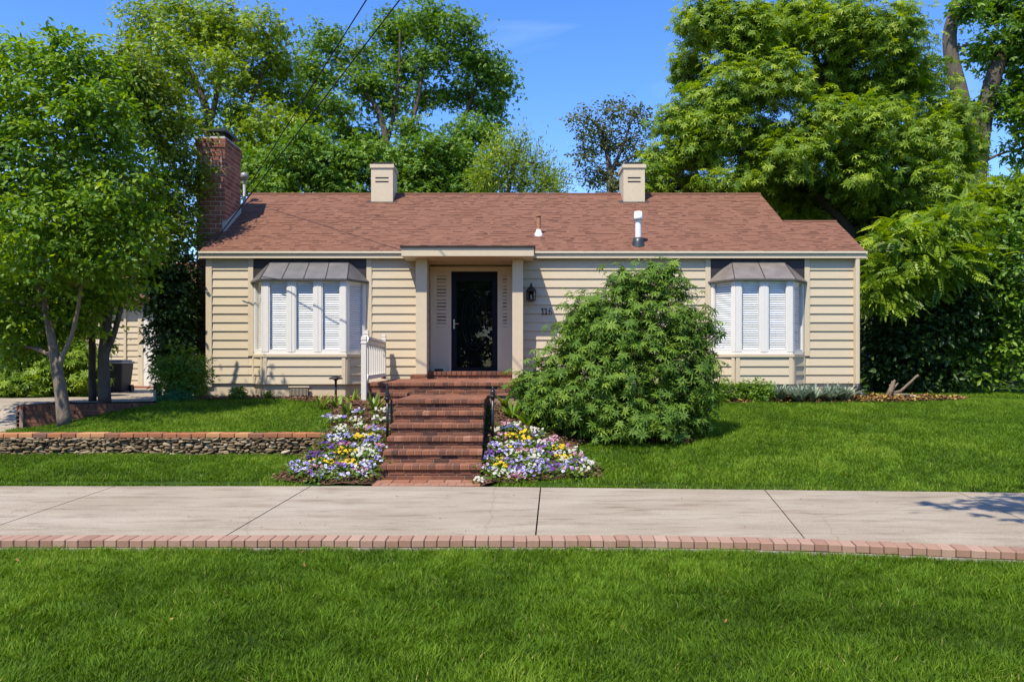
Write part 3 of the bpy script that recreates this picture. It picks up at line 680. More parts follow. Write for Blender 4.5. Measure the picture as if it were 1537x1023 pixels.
# storm door
x0, x1, z0, z1 = -1.265, -.30, 1.29, 3.36
mb = MB(); y0, y1 = DY - .05, DY - .01
mb.box(x0, x0 + .115, y0, y1, z0, z1); mb.box(x1 - .115, x1, y0, y1, z0, z1); mb.box(x0 + .115, x1 - .115, y0, y1, z1 - .20, z1); mb.box(x0 + .115, x1 - .115, y0, y1, z0, z0 + .07)
door = hb(mb, "door", M["door"], label="dark navy storm door with full glass"); bevel(door, .005)
hb(MB().box(x0 + .115, x1 - .115, DY - .034, DY - .028, z0 + .07, z1 - .20), "pane", M["door_glass"], door)
mb = MB(); mb.box(x0 + .115, x1 - .115, DY - .006, DY - .002, z0 + .07, z1 - .2, .3)
hb(mb, "inner_door", M["door_inner"], door)
mb = MB(); cxx, czz = (x0 + x1) / 2, 2.35
def oval(rx, rz, cx=cxx, cz=czz): return [(cx + rx * math.cos(t), DY - .012, cz + rz * math.sin(t)) for t in np.linspace(0, 2 * math.pi, 40)]
mb.tube(oval(.26, .62), .006, 5); mb.tube(oval(.20, .54), .004, 5)
for s in (-1, 1):
    mb.tube([(cxx + s * .02, DY - .012, czz - .5), (cxx + s * .13, DY - .012, czz - .1), (cxx + s * .02, DY - .012, czz + .15), (cxx + s * .12, DY - .012, czz + .35), (cxx, DY - .012, czz + .52)], .004, 5)
mb.tube(oval(.05, .09, cxx, 2.62), .005, 5)
hb(mb, "leaded_pattern", M["lead"], door)
mb = MB(); mb.box(x0 + .045, x0 + .075, y0 - .012, y0, 2.17, 2.36); mb.tube([(x0 + .06, y0 - .03, 2.27), (x0 + .155, y0 - .035, 2.27)], .009, 8); mb.tube([(x0 + .06, y0 - .035, 2.27), (x0 + .06, y0, 2.27)], .012, 8)
hb(mb, "handle", M["brass"], door)
hb(MB().box(x0 + .02, x1 - .02, DY - .07, DY, 1.27, 1.29), "threshold", M["galv"], door)
# downspout on the right corner
mb = MB(); mb.box(XR - .1, XR - .015, WY - .105, WY - .022, .98, 3.565)
o = hb(mb, "downspout", M["trim"]); bevel(o, .012)
mb = MB()
for P_, Q_ in (((XR - .057, WY - .063, 1.04), (XR - .045, WY - .075, .86)), ((XR - .048, WY - .07, .88), (XR + .11, WY - .15, .735))):
    P_, Q_ = np.array(P_), np.array(Q_); d = Q_ - P_; mb.tube([P_, Q_], .058, 8)
hb(mb, "downspout_boot", M["rubber"], o, True)
# house number 116
mb = MB(); nz0, hh = 2.44, .125; yN = WY - .012
def one(x):
    mb.box(x - .009, x + .009, yN - .008, yN + .004, nz0, nz0 + hh); mb.box(x - .026, x + .026, yN - .008, yN + .004, nz0 - .001, nz0 + .011)
    mb.obox((x - .018, yN - .002, nz0 + hh - .016), (.016, 0, .008), (0, .006, 0), (-.004, 0, .008))
one(.625); one(.692)
mb.tube([(.776 + .024 * math.cos(t), yN - .003, nz0 + .036 + .034 * math.sin(t)) for t in np.linspace(2.6, 2.6 + 2 * math.pi, 26)], .0065, 6)
mb.tube([(.752, yN - .003, nz0 + .036), (.753, yN - .003, nz0 + .070), (.762, yN - .003, nz0 + .102), (.780, yN - .003, nz0 + .122), (.800, yN - .003, nz0 + .128)], [.0075, .0075, .007, .006, .006], 6)
hb(mb, "house_number", M["bronze"])

# wall lantern right of the porch
lx, ly, lz = .385, WY - .16, 2.70
lt = thing("wall_lantern", "dark bronze coach lantern mounted on siding beside the porch post", "lantern", (lx, ly, lz))
mb = MB(); rr = .085
for s in range(6):
    a = s * math.pi / 3; mb.tube([(lx + rr * math.cos(a), ly + rr * math.sin(a), lz + .02), (lx + rr * 1.1 * math.cos(a), ly + rr * 1.1 * math.sin(a), lz + .19)], .007, 5)
mb.lathe([(.0, 0), (.07, .0), (.095, .012), (.095, .028), (.0, .03)], 6, (lx, ly, lz))
mb.lathe([(.105, .185), (.11, .20), (.07, .26), (.045, .285), (.02, .30), (.02, .32), (.03, .325), (.012, .345), (.0, .38)], 12, (lx, ly, lz))
mb.tube([(lx, ly + .02, lz + .08), (lx, WY - .02, lz + .1)], .014, 6); mb.box(lx - .05, lx + .05, WY - .02, WY + .0, lz + .0, lz + .22)
mb.build("lantern_frame", M["bronze"], lt, origin=(lx, ly, lz))
MB().lathe([(.08, .03), (.088, .185)], 6, (lx, ly, lz)).build("lantern_glass", M["lamp_glass"], lt, origin=(lx, ly, lz))
MB().lathe([(.018, .03), (.018, .12), (.0, .14)], 8, (lx, ly, lz)).build("candle_bulb", M["white"], lt, origin=(lx, ly, lz))

# ------------------------------------------------------------------ brick stairs and landing
st = thing("brick_stairs", "red brick steps rising from the sidewalk to the porch", "stairs", (-1.0, 10.38, 0))
SO = (-1.0, 10.38, 0)
sx0, sx1 = -1.635, -0.375
tops = [.197, .345, .492, .642, .793, .945]
bm_, mm_ = MB(), MB()
def header_row(x0, x1, y0, y1, z1, t=.058, wd=.1, mean=.5, sd=.16):
    x = x0
    while x < x1 - .02:
        b = min(x + wd - .009, x1); bm_.obox(((x + b) / 2, (y0 + y1) / 2 + R.normal(0, .002), z1 - t / 2 + R.normal(0, .001)), ((b - x) / 2, 0, 0), (0, (y1 - y0) / 2, 0), (0, 0, t / 2), np.clip(R.normal(mean, sd), 0, 1)); x += wd
def tread(x0, x1, y0, y1, zt, zb, mean=.5):
    mm_.box(x0 + .012, x1 - .012, y0 + .03, y1, zb, zt - .06); mm_.box(x0 + .012, x1 - .012, y0 + .006, y1, zt - .055, zt - .006)
    header_row(x0, x1, y0 - .002, y0 + .2, zt, mean=mean)
    if y1 - y0 > .3:
        y = y0 + .21
        while y < y1 - .05:
            header_row(x0, x1, y, min(y + .1, y1), zt - .001, wd=.21, mean=mean + .05); y += .108
    elif y1 - y0 > .22: header_row(x0, x1, y0 + .21, y1 + .02, zt - .001, wd=.21)
    lay_bricks(bm_, (x0 + .01, y0 + .026, 0), (1, 0, 0), zt - .062 - zb, x1 - x0 - .02, zb, (0, -1, 0), mean=.42, sd=.18, bh=.05)
    for xs_, n_ in ((x0 + .01, (-1, 0, 0)), (x1 - .01, (1, 0, 0))):
        lay_bricks(bm_, (xs_, y0 + .03, 0), (0, 1, 0), zt - .062 - max(zb - .5, 0), y1 - y0 - .03, max(zb - .5, 0), n_, mean=.4, sd=.18)
for i, zt in enumerate(tops):
    y0 = 10.38 + i * .29
    y1 = y0 + .29 + .03 if i < 5 else 13.62
    k = .007 * i
    tread(sx0 + k * .5, sx1 - k * .3, y0, y1, zt, 0 if i == 0 else tops[i - 1] - .01)
mm_.box(sx0 + .03, sx1 - .03, 10.44, 13.6, -.05, .16)
for i in range(1, 6): mm_.box(sx0 + .03, sx1 - .03, 10.44 + i * .29, 13.6, tops[i - 1] - .06, tops[i] - .02)
# strip of bricks at the foot
header_row(sx0 - .02, sx1 + .0, 9.985, 10.165, .012, t=.05, wd=.1, mean=.95, sd=.1); header_row(sx0 - .02, sx1 + .0, 10.175, 10.36, .02, t=.05, wd=.21, mean=.85, sd=.12); mm_.box(sx0, sx1, 9.99, 10.4, -.05, .006)
# upper platform and its side ledges
tread(-2.33, 1.3, 13.6, 16.95, 1.14, .92)
mm_.box(-2.30, 1.28, 13.65, 16.95, .3, 1.05)
tread(-2.38, -1.66, 13.36, 13.62, .985, .86, .45); tread(-2.52, -1.62, 13.08, 13.38, .875, .66, .5)
mm_.box(-2.49, -1.66, 13.14, 13.6, .3, .80)
tread(.30, 1.3, 13.3, 13.62, .95, .5, .45)
# threshold course and the pier under the post
header_row(-1.70, .25, 16.84, 17.55, 1.285, t=.075, wd=.1); mm_.box(-1.72, .25, 16.87, 17.6, 1.1, 1.27)
lay_bricks(bm_, (-1.7, 16.87, 0), (1, 0, 0), .07, 1.95, 1.14, (0, -1, 0), mean=.5)
brick_box(bm_, mm_, -2.0, -1.665, 16.58, 17.07, 1.10, 1.235)
mm_.box(-1.70, 0.0, 17.5, 17.62, 1.1, 1.282)
bevel(bm_.build("brick_courses", M["brick"], st, origin=SO), .005)
mm_.build("mortar_core", M["dark_mortar"], st, origin=SO)

# white porch railing on the left edge of the platform
rl = thing("porch_railing", "white wooden railing with square posts on the brick platform", "railing", (-2.35, 13.4, .9))
RO = (-2.35, 13.4, .9)
def rpost(x, y, z0, z1, nm="post"):
    mb = MB(); mb.box(x - .040, x + .040, y - .040, y + .040, z0, z1 - .06); mb.box(x - .047, x + .047, y - .047, y + .047, z1 - .115, z1 - .09)
    mb.box(x - .045, x + .045, y - .045, y + .045, z1 - .06, z1 - .035); mb.box(x - .04, x + .04, y - .04, y + .04, z1 - .035, z1)
    bevel(mb.build(nm, M["cream"], rl, origin=RO), .004)
rpost(-2.31, 13.17, .875, 1.87); rpost(-2.385, 13.80, 1.14, 1.985); rpost(-2.56, 16.85, 1.14, 2.03)
mb = MB()
def bar(p, q, hw, hh):
    p, q = np.array(p, float), np.array(q, float); d = (q - p) / 2; u = np.cross(d, (0, 0, 1)); u /= np.linalg.norm(u); v = np.cross(u, d); v /= np.linalg.norm(v)
    mb.obox((p + q) / 2, d, u * hw, v * hh)
bar((-2.36, 13.85, 1.86), (-2.555, 16.80, 1.86), .045, .02); bar((-2.36, 13.85, 1.80), (-2.555, 16.80, 1.80), .02, .035); bar((-2.36, 13.85, 1.22), (-2.555, 16.8, 1.22), .02, .035)
mb.build("rail", M["cream"], rl, origin=RO)
mb = MB(); bar((-2.31, 13.215, 1.70), (-2.36, 13.76, 1.84), .03, .035); mb.build("stair_rail", M["cream"], rl, origin=RO); mb = MB(); bar((-2.31, 13.215, 1.05), (-2.36, 13.76, 1.24), .02, .035)
mb.build("stair_rail", M["cream"], rl, origin=RO)
for k in range(7):
    t = (k + .7) / 7.4; x, y = lerp(-2.36, -2.556, t), lerp(13.85, 16.8, t)
    MB().box(x - .017, x + .017, y - .017, y + .017, 1.25, 1.785).build("baluster", M["cream"], rl, origin=RO)
MB().box(-2.60, -2.52, 16.77, 16.84, 1.14, 1.19).build("rail_block", M["chim_brick"], rl, origin=RO)

# black iron newel posts beside the steps
def newel(x, y, zc, ztop, lab, double):
    z0 = float(terrain(x, y)) - .03
    t = thing("iron_post", lab, "iron post", (x, y, z0), "black iron posts flanking the brick steps"); O = (x, y, z0)
    mb = MB(); mb.tube([(x, y, z0), (x, y, zc)], .019, 10)
    if double: mb.tube([(x + .045, y + .08, z0), (x + .045, y + .08, zc - .02)], .016, 8)
    mb.build("pole", M["iron"], t, True, origin=O)
    MB().lathe([(.019, -.06), (.026, -.05), (.026, -.03), (.05, -.015), (.052, .0), (.03, .012), (.035, .02)], 16, (x, y, zc)).build("collar", M["iron"], t, True, origin=O)
    h = ztop - zc
    MB().lathe([(.034, .015), (.036, .05), (.022, .10), (.017, h * .55), (.022, h * .6), (.014, h * .68), (.018, h * .78), (.008, h * .9), (.0, h)], 14, (x, y, zc)).build("finial", M["iron"], t, True, origin=O)
newel(-1.70, 11.5, .975, 1.20, "black iron post with tall finial beside the steps nearer the white railing", True)
newel(-0.262, 11.5, 1.01, 1.14, "black iron post with short finial beside the steps nearer the large bush", False)
# mushroom path light
def path_light(x, y):
    z = float(terrain(x, y)); t = thing("path_light", "black mushroom path light in front of the wide bay window", "path light", (x, y, z)); O = (x, y, z)
    MB().tube([(x, y, z - .05), (x, y, z + .42)], .022, 10).build("pole", M["bronze"], t, True, origin=O)
    MB().lathe([(.03, .40), (.05, .42), (.12, .425), (.13, .44), (.11, .455), (.05, .47), (.04, .485), (.0, .49)], 20, (x, y, z)).build("lamp_shade", M["bronze"], t, True, origin=O)
path_light((504 - 768.5) * 15.5 / F, 15.5)

# ------------------------------------------------------------------ stone retaining wall with brick coping
sw = thing("stone_wall", "low stacked stone retaining wall with orange brick coping", "stone wall", (-5.5, 12.0, .1))
WO = (-5.5, 12.0, .1)
def ico():
    import bmesh
    b = bmesh.new(); bmesh.ops.create_icosphere(b, subdivisions=2, radius=1)
    v = np.array([q.co[:] for q in b.verts]); f = np.array([[q.index for q in t.verts] for t in b.faces]); b.free(); return v, f
IV, IF = ico()
def stone(mb, c, hx, hy, hz, rot=0, val=.5, box=.55):
    v = np.sign(IV) * np.abs(IV) ** box; v = v / np.max(np.abs(v)); v = v * (1 + R.normal(0, .07, (len(v), 1)))
    v = v * np.array((hx, hy, hz)); ca, sa = math.cos(rot), math.sin(rot)
    x, z = v[:, 0] * ca - v[:, 2] * sa, v[:, 0] * sa + v[:, 2] * ca
    mb.add(np.stack([x, v[:, 1], z], -1) + np.asarray(c), {3: IF}, val)
mb = MB()
wx0, wx1 = -10.5, -2.66
z = .06
while z < .40:
    hrow = R.uniform(.018, .040); x = wx0
    while x < wx1:
        L_ = R.uniform(.05, .17) if R.random() < .8 else R.uniform(.035, .07)
        hh_ = min(hrow * R.uniform(.8, 1.35), .06); 
        if x + L_ > wx1: L_ = wx1 - x + .01
        stone(mb, (x + L_ / 2, 12.03 + R.normal(0, .012), min(z + hrow / 2 + R.normal(0, .005), .375)), max(L_ / 2 - .002, .02), .06, hh_ / 2 + .002, R.normal(0, .17), np.clip(R.normal(.5, .24), 0, 1))
        x += L_
    z += hrow
for k in range(14):                            # end return
    stone(mb, (wx1 - .02, 12.05 + (k % 3) * .09, .12 + k * .018), .05, .06, .03, 0, R.uniform(.3, .7))
mb.build("stone_courses", M["stone"], sw, True, origin=WO)
MB().box(wx0, wx1 - .01, 12.05, 12.25, -.05, .40).build("wall_core", M["soil"], sw, origin=WO)
mb = MB(); x = wx0
while x < wx1 + .02:
    L_ = .205
    mb.obox((x + L_ / 2, 12.09 + R.normal(0, .004), .425 + R.normal(0, .002)), (L_ / 2 - .005, 0, 0), (0, .115, 0), (0, 0, .031), np.clip(R.normal(.55, .25), 0, 1)); x += L_
bevel(mb.build("coping", M["coping_brick"], sw, origin=WO), .006)
MB().box(wx0, wx1 + .02, 12.0, 12.19, .395, .448).build("mortar_bed", M["mortar"], sw, origin=WO)

# brick planter at the driveway
pl = thing("brick_planter", "low red brick planter wall holding the double trunk tree", "planter", (-7.4, 14.5, .4)); PO = (-7.4, 14.5, .4)
bm2, mm2 = MB(), MB()
p0, p1 = np.array((-8.40, 14.30)), np.array((-6.35, 15.0)); u = p1 - p0; L_ = np.linalg.norm(u); u /= L_; n_ = np.array((u[1], -u[0]))
def pl_wall(p0, u, L_, zt=.738):
    n_ = np.array((u[1], -u[0], 0)); u3 = np.array((*u, 0)); c = np.array((*p0, 0)) + u3 * L_ / 2 - n_ * .055
    mm2.obox(c + np.array((0, 0, .42)), u3 * L_ / 2, n_ * .05, (0, 0, .25))
    lay_bricks(bm2, (*p0, 0), u3, .39, L_, .24, n_, mean=.42, sd=.17, bh=.055)
    x = 0
    while x < L_:
        bm2.obox(np.array((*p0, 0)) + u3 * (x + .05) - n_ * .05 + np.array((0, 0, zt - .05)), u3 * .046, n_ * .058, (0, 0, .05), np.clip(R.normal(.42, .15), 0, 1)); x += .1
pl_wall(p0, u, L_); pl_wall(p0 + np.array((0, 1.6)), np.array((0, -1.0)), 1.6)
bm2.build("brick_courses", M["brick"], pl, origin=PO); mm2.build("mortar_core", M["dark_mortar"], pl, origin=PO)
MB().prism([(-8.3, 14.42), (-6.4, 15.08), (-6.3, 16.0), (-8.3, 16.0)], .3, .70).build("soil_bed", M["soil"], pl, origin=PO)

# driveway at the left
xs = np.arange(-16, -6.39, .2); ys = np.arange(12.4, 27.01, .2)
V, Q = grid(xs, ys, terrain, .016)
def keep(q):
    c = V[q].mean(1); x, y = c[:, 0], c[:, 1]
    return ((x < -8.5) & (y > 12.6)) | ((y > 16.0) & (x < -6.6))
tag(MB().add(V, {4: Q[keep(Q)]}, .5).build("driveway", M["concrete"], smooth=True), "pale concrete driveway running back to the garage", "driveway", kind="structure")

# ------------------------------------------------------------------ garage, bin, small post
GY = 25.0
ga = thing("garage", "cream lap sided garage behind the trees at the end of the driveway", "garage", (-11, GY, .7)); GO = (-11, GY, .7)
MB().box(-12.7, -8.6, GY + .03, GY + 4.5, .6, 3.4).build("wall", M["siding"], ga, origin=GO)
mb = MB(); lap(mb, (-12.7, GY + .03, 0), ux, ft, 12.7 - 11.05, .78, 3.4); lap(mb, (-9.7, GY + .03, 0), ux, ft, 1.1, .78, 3.4); lap(mb, (-11.05, GY + .03, 0), ux, ft, 1.35, 2.95, 3.4)
mb.build("siding", M["siding"], ga, origin=GO)
mb = MB(); mb.box(-11.08, -10.93, GY - .03, GY + .05, .72, 2.95); mb.box(-9.82, -9.68, GY - .03, GY + .05, .72, 2.95); mb.box(-10.93, -9.82, GY - .03, GY + .05, 2.83, 2.95); mb.box(-11.50, -11.43, GY - .03, GY + .05, .78, 3.4)
mb.build("trim_board", M["trim"], ga, origin=GO)
mb = MB(); mb.box(-10.93, -9.82, GY - .012, GY + .05, .76, 2.83)
for zz in (.9, 1.85):
    for xx in (-10.8, -10.32): mb.box(xx, xx + .38, GY - .02, GY - .012, zz, zz + .8)
dr = mb.build("door", M["white"], ga, origin=GO)
MB().lathe([(.02, 0), (.035, .01), (.035, .03), (.0, .04)], 10, (-10.82, GY - .05, 1.7)).build("handle", M["brass"], dr, True, origin=GO)
MB().box(-12.7, -8.6, GY - .1, GY - .0, .6, .775).build("step", M["chim_brick"], ga, origin=GO)
mb = MB(); mb.add([(-12.95, GY - .3, 3.35), (-8.3, GY - .3, 3.35), (-8.3, GY + 2.2, 4.7), (-12.95, GY + 2.2, 4.7), (-12.95, GY + 4.8, 3.35), (-8.3, GY + 4.8, 3.35)], {4: [(0, 1, 2, 3), (3, 2, 5, 4)]})
mb.add([(-12.95, GY - .3, 3.27), (-8.3, GY - .3, 3.27), (-8.3, GY - .3, 3.35), (-12.95, GY - .3, 3.35)], {4: [(0, 1, 2, 3)]})
mb.build("roof", M["shingle"], ga, origin=GO)
mb = MB(); mb.tube([(-11.95 + .16 * math.cos(t), GY - .03, 2.55 + .2 * math.sin(t)) for t in np.linspace(0, 6.283, 20)], .03, 6)
mb.build("wall_ring", M["white"], ga, origin=GO)
bx, by, bz = -10.15, 21.6, .70
bn = thing("wheeled_bin", "dark grey bin with pale lid standing in front of the garage", "bin", (bx, by, bz)); BO = (bx, by, bz)
mb = MB(); mb.add([(bx + sx * (.26 if z < .1 else .32), by + sy * (.26 if z < .1 else .34), bz + z) for z in (.03, .74) for sx, sy in ((-1, -1), (1, -1), (1, 1), (-1, 1))], {4: [(0, 1, 5, 4), (1, 2, 6, 5), (2, 3, 7, 6), (3, 0, 4, 7), (3, 2, 1, 0), (4, 5, 6, 7)]})
bevel(mb.build("body", M["bin"], bn, origin=BO), .03, 2)
mb = MB(); mb.box(bx - .34, bx + .34, by - .37, by + .36, bz + .74, bz + .80); mb.box(bx - .3, bx + .3, by - .3, by + .3, bz + .80, bz + .84)
bevel(mb.build("lid", M["bin_lid"], bn, origin=BO), .02, 2)
for s in (-1, 1):
    mb = MB(); mb.tube([(bx + s * .27, by + .24, bz + .1), (bx + s * .33, by + .24, bz + .1)], .1, 14); mb.build("wheel", M["rubber"], bn, origin=BO)
qx, qy = (236.5 - 768.5) * 16.1 / F, 16.1; qz = float(terrain(qx, qy))
gp = thing("garden_post", "short dark post with white lower panel beside the round shrub", "post", (qx, qy, qz)); O = (qx, qy, qz)
mb = MB(); mb.box(qx - .06, qx + .06, qy - .06, qy + .06, qz, qz + .34); mb.box(qx - .075, qx + .075, qy - .075, qy + .075, qz + .34, qz + .37)
bevel(mb.build("post", M["rubber"], gp, origin=O), .008)
MB().box(qx - .055, qx + .0, qy - .07, qy - .06, qz + .03, qz + .24).build("panel", M["white"], gp, origin=O)

# ------------------------------------------------------------------ foliage machinery
LEAF = {}
def _leaf(kind):
    if kind == "diamond":
        v = [(0, 0, 0), (.45, -.27, .06), (1, 0, -.06), (.45, .27, .06)]; return np.array(v), np.array([(0, 1, 2), (0, 2, 3)])
    if kind == "oval":
        v = [(0, 0, 0), (.25, -.22, .05), (.62, -.23, .04), (1, 0, -.10), (.62, .23, .04), (.25, .22, .05), (.45, 0, 0)]
        return np.array(v), np.array([(0, 1, 6), (1, 2, 6), (2, 3, 6), (3, 4, 6), (4, 5, 6), (5, 0, 6)])
    if kind == "lance":
        v = [(0, 0, 0), (.4, -.13, .04), (1, 0, -.16), (.4, .13, .04), (.45, 0, 0)]
        return np.array(v), np.array([(0, 1, 4), (1, 2, 4), (2, 3, 4), (3, 0, 4)])
    if kind == "pinnate":
        V, Fc = [], []
        for k in range(6):
            t = .18 + k * .14; L = .34 * (1 - .35 * abs(k - 2.2) / 3.5); zz = -.22 * t * t
            for s in (-1, 1):
                d = np.array((.45, s * .85, -.12)); pn = np.array((.9, -s * .42, 0)) * .26
                b = np.array((t, 0, zz)); n = len(V)
                V += [b, b + d * L * .45 + pn * L * 1.0, b + d * L, b + d * L * .45 - pn * L * 1.0]; Fc += [(n, n + 1, n + 2), (n, n + 2, n + 3)]
        n = len(V); V += [np.array((.95, 0, -.2)), np.array((1.1, -.06, -.27)), np.array((1.28, 0, -.38)), np.array((1.1, .06, -.27))]; Fc += [(n, n + 1, n + 2), (n, n + 2, n + 3)]
        return np.array(V), np.array(Fc)
    if kind == "whorl":                         # a rosette of drooping long leaves at a twig end
        V, Fc = [], []
        for k in range(8):
            a = k * 2 * math.pi / 8 + .2; up = .45 if k % 2 else .1; L = 1.0 if k % 2 else .85
            d = np.array((math.cos(a), math.sin(a), 0)); s = np.array((-math.sin(a), math.cos(a), 0)); n = len(V)
            V += [d * .03, d * .45 * L + s * .125 + np.array((0, 0, .16 * up)), d * L + np.array((0, 0, -.32 + .3 * up)), d * .45 * L - s * .125 + np.array((0, 0, .16 * up)), d * .5 * L + np.array((0, 0, .1 * up))]
            Fc += [(n, n + 1, n + 4), (n + 1, n + 2, n + 4), (n + 2, n + 3, n + 4), (n + 3, n, n + 4)]
        return np.array(V), np.array(Fc)
    if kind == "fan":                           # maple-like broad leaf cluster
        V, Fc = [], []
        for k in range(3):
            a = (k - 1) * 1.0; d = np.array((math.cos(a), math.sin(a), -.1 * abs(k - 1))); s = np.array((-math.sin(a), math.cos(a), 0)); n = len(V); L = 1 if k == 1 else .8
            V += [np.zeros(3), d * .5 * L + s * .22, d * L + np.array((0, 0, -.12)), d * .5 * L - s * .22]; Fc += [(n, n + 1, n + 2), (n, n + 2, n + 3)]
        return np.array(V), np.array(Fc)
def place_leaves(mb, P, N, T, S, kind, val):
    """P positions, N leaf normals, T long-axis hints, S sizes"""
    if kind not in LEAF: LEAF[kind] = _leaf(kind)
    v, f = LEAF[kind]
    N = N / (np.linalg.norm(N, axis=1)[:, None] + 1e-9)
    T = T - N * np.sum(T * N, 1)[:, None]; T = T / (np.linalg.norm(T, axis=1)[:, None] + 1e-9); B = np.cross(N, T)
    W = P[:, None] + S[:, None, None] * (v[None, :, 0, None] * T[:, None] + v[None, :, 1, None] * B[:, None] + v[None, :, 2, None] * N[:, None])
    m = len(v); ff = f[None] + (np.arange(len(P)) * m)[:, None, None]
    mb.add(W.reshape(-1, 3), {3: ff.reshape(-1, 3)}, np.repeat(np.clip(val, 0, 1), m))

def crown(mb, lobes, n_cl, per, rc, size, kind, flatten=.55, upb=.7, outb=.55, rnd=.55, droop=.25, shell=.45, valsd=.17, clsd=.16, vmean=.5, rough=.14, keep=None):
    """lobes: (centre, radii). clusters sit mostly in the outer shell of each lobe; returns cluster points"""
    C0 = np.array([l[0] for l in lobes], float); Rr = np.array([l[1] for l in lobes], float)
    wgt = np.prod(Rr, 1) ** .72; wgt /= wgt.sum()
    which = R.choice(len(lobes), n_cl, p=wgt)
    d = R.normal(size=(n_cl, 3)); d /= np.linalg.norm(d, axis=1)[:, None]
    rad = R.uniform(0, 1, n_cl) ** shell
    rad = rad * (1 + np.clip(R.normal(0, rough, n_cl), -.3, .38))
    Pc = C0[which] + d * rad[:, None] * Rr[which]
    if keep is not None: k = keep(Pc); Pc, d, which = Pc[k], d[k], which[k]
    n = len(Pc)
    out = (Pc - C0[which]) / Rr[which]; out /= np.linalg.norm(out, axis=1)[:, None] + 1e-6
    cv = R.normal(0, clsd, n)
    cs = rc * R.uniform(.65, 1.35, n)
    off = R.normal(size=(n, per, 3)) * np.array((1, 1, flatten)) * cs[:, None, None] * .6
    P = (Pc[:, None] + off).reshape(-1, 3)
    O = np.repeat(out, per, 0); m = len(P)
    o2 = off.reshape(-1, 3) / (np.repeat(cs, per)[:, None])
    N = np.array((0, 0, upb)) + O * outb + R.normal(size=(m, 3)) * rnd
    T = O * .6 + o2 * 1.2 + R.normal(size=(m, 3)) * .5 - np.array((0, 0, droop))
    place_leaves(mb, P, N, T, size * R.uniform(.7, 1.3, m), kind, vmean + np.repeat(cv, per) + R.normal(0, valsd, m))
    return Pc

def curve3(a, b, bend, n=6, rng=R):
    a, b = np.asarray(a, float), np.asarray(b, float); t = np.linspace(0, 1, n)[:, None]
    L = np.linalg.norm(b - a); m = (a + b) / 2 + np.array((0, 0, bend * L)) + rng.normal(0, .05 * L, 3)
    return (1 - t) ** 2 * a + 2 * t * (1 - t) * m + t ** 2 * b

def branches(mb, stems, lobes, Pc, r0, twigs=.35, k=7, jitter=True, tw=.012, limb=.33):
    """stems: list of polylines (points, radii). limbs run from the stems to the lobes, twigs to the leaf clusters"""
    nodes, nr = [], []
    for P, r in stems:
        mb.tube(P, r, 10, R.uniform(.35, .65)); nodes += list(np.asarray(P, float)); nr += list(np.broadcast_to(r, (len(P),)))
    nodes = np.array(nodes); nr = np.array(nr); lp = []
    for c, rad in sorted(lobes, key=lambda l: l[0][2]):
        c = np.asarray(c, float)
        dd = np.linalg.norm(nodes - c, axis=1) + np.maximum(nodes[:, 2] - c[2] + .15 * rad[2], 0) * 3
        i = int(np.argmin(dd)); a = nodes[i]
        L = np.linalg.norm(c - a)
        if L < .15: lp.append(c); continue
        P = curve3(a, c + np.array((0, 0, rad[2] * .25)), .10, 8); ra = min(nr[i] * .7, r0 * limb)
        rr = np.linspace(ra, max(ra * .28, tw), 8)
        mb.tube(P, rr, k, R.uniform(.3, .6)); nodes = np.concatenate([nodes, P[2:]]); nr = np.concatenate([nr, rr[2:]])
    sel = Pc[R.random(len(Pc)) < twigs]
    if len(sel):
        for s in range(0, len(sel), 400):
            q = sel[s:s + 400]; dd = np.linalg.norm(q[:, None] - nodes[None], axis=2) + np.maximum(nodes[None, :, 2] - q[:, None, 2], 0) * .8
            ii = np.argmin(dd, 1)
            for p, i in zip(q, ii):
                if np.linalg.norm(p - nodes[i]) < .08: continue
                P = curve3(nodes[i], p, .06, 4); mb.tube(P, np.linspace(min(nr[i] * .6, tw * 1.6), tw * .4, 4), 4, R.uniform(.3, .6), cap=False)

def plobes(L, Y, dscale=1.0, spread=.5):
    out = []
    for it in L:
        x, y, rx, ry = it[:4]; Yi = Y + (it[4] if len(it) > 4 else R.uniform(-spread, spread))
        s = Yi / F; c = px(x, y, Yi)
        out.append((c, (rx * s, max(rx, ry) * s * dscale, ry * s)))
    return out

def tree(name, label, cat, base, stems, lobes, n_cl, per, rc, size, kind, lm, bm="bark", r0=.2, group=None, twigs=.35, tw=.012, limb=.33, crown_name="crown", **kw):
    t = thing(name, label, cat, base, group)
    cm = MB(); Pc = crown(cm, lobes, n_cl, per, rc, size, kind, **kw)
    tb = MB(); branches(tb, stems, lobes, Pc, r0, twigs, tw=tw, limb=limb)
    tb.build("trunk", M[bm], t, True, origin=base)
    cm.build(crown_name, M[lm], t, origin=base)
    return t

def stem_px(pts, Y, radii):                    # trunk traced through photograph points, each with its own depth offset
    P = [px(p[0], p[1], Y + (p[2] if len(p) > 2 else 0)) for p in pts]
    P = np.array(P); t = np.linspace(0, 1, len(P)); tt = np.linspace(0, 1, len(P) * 3)
    Q_ = np.stack([np.interp(tt, t, P[:, k]) for k in range(3)], -1)
    rr = np.interp(tt, t, radii)
    ker = np.array((.25, .5, .25)); Qs = Q_.copy(); Qs[1:-1] = .25 * Q_[:-2] + .5 * Q_[1:-1] + .25 * Q_[2:]
    return Qs, rr

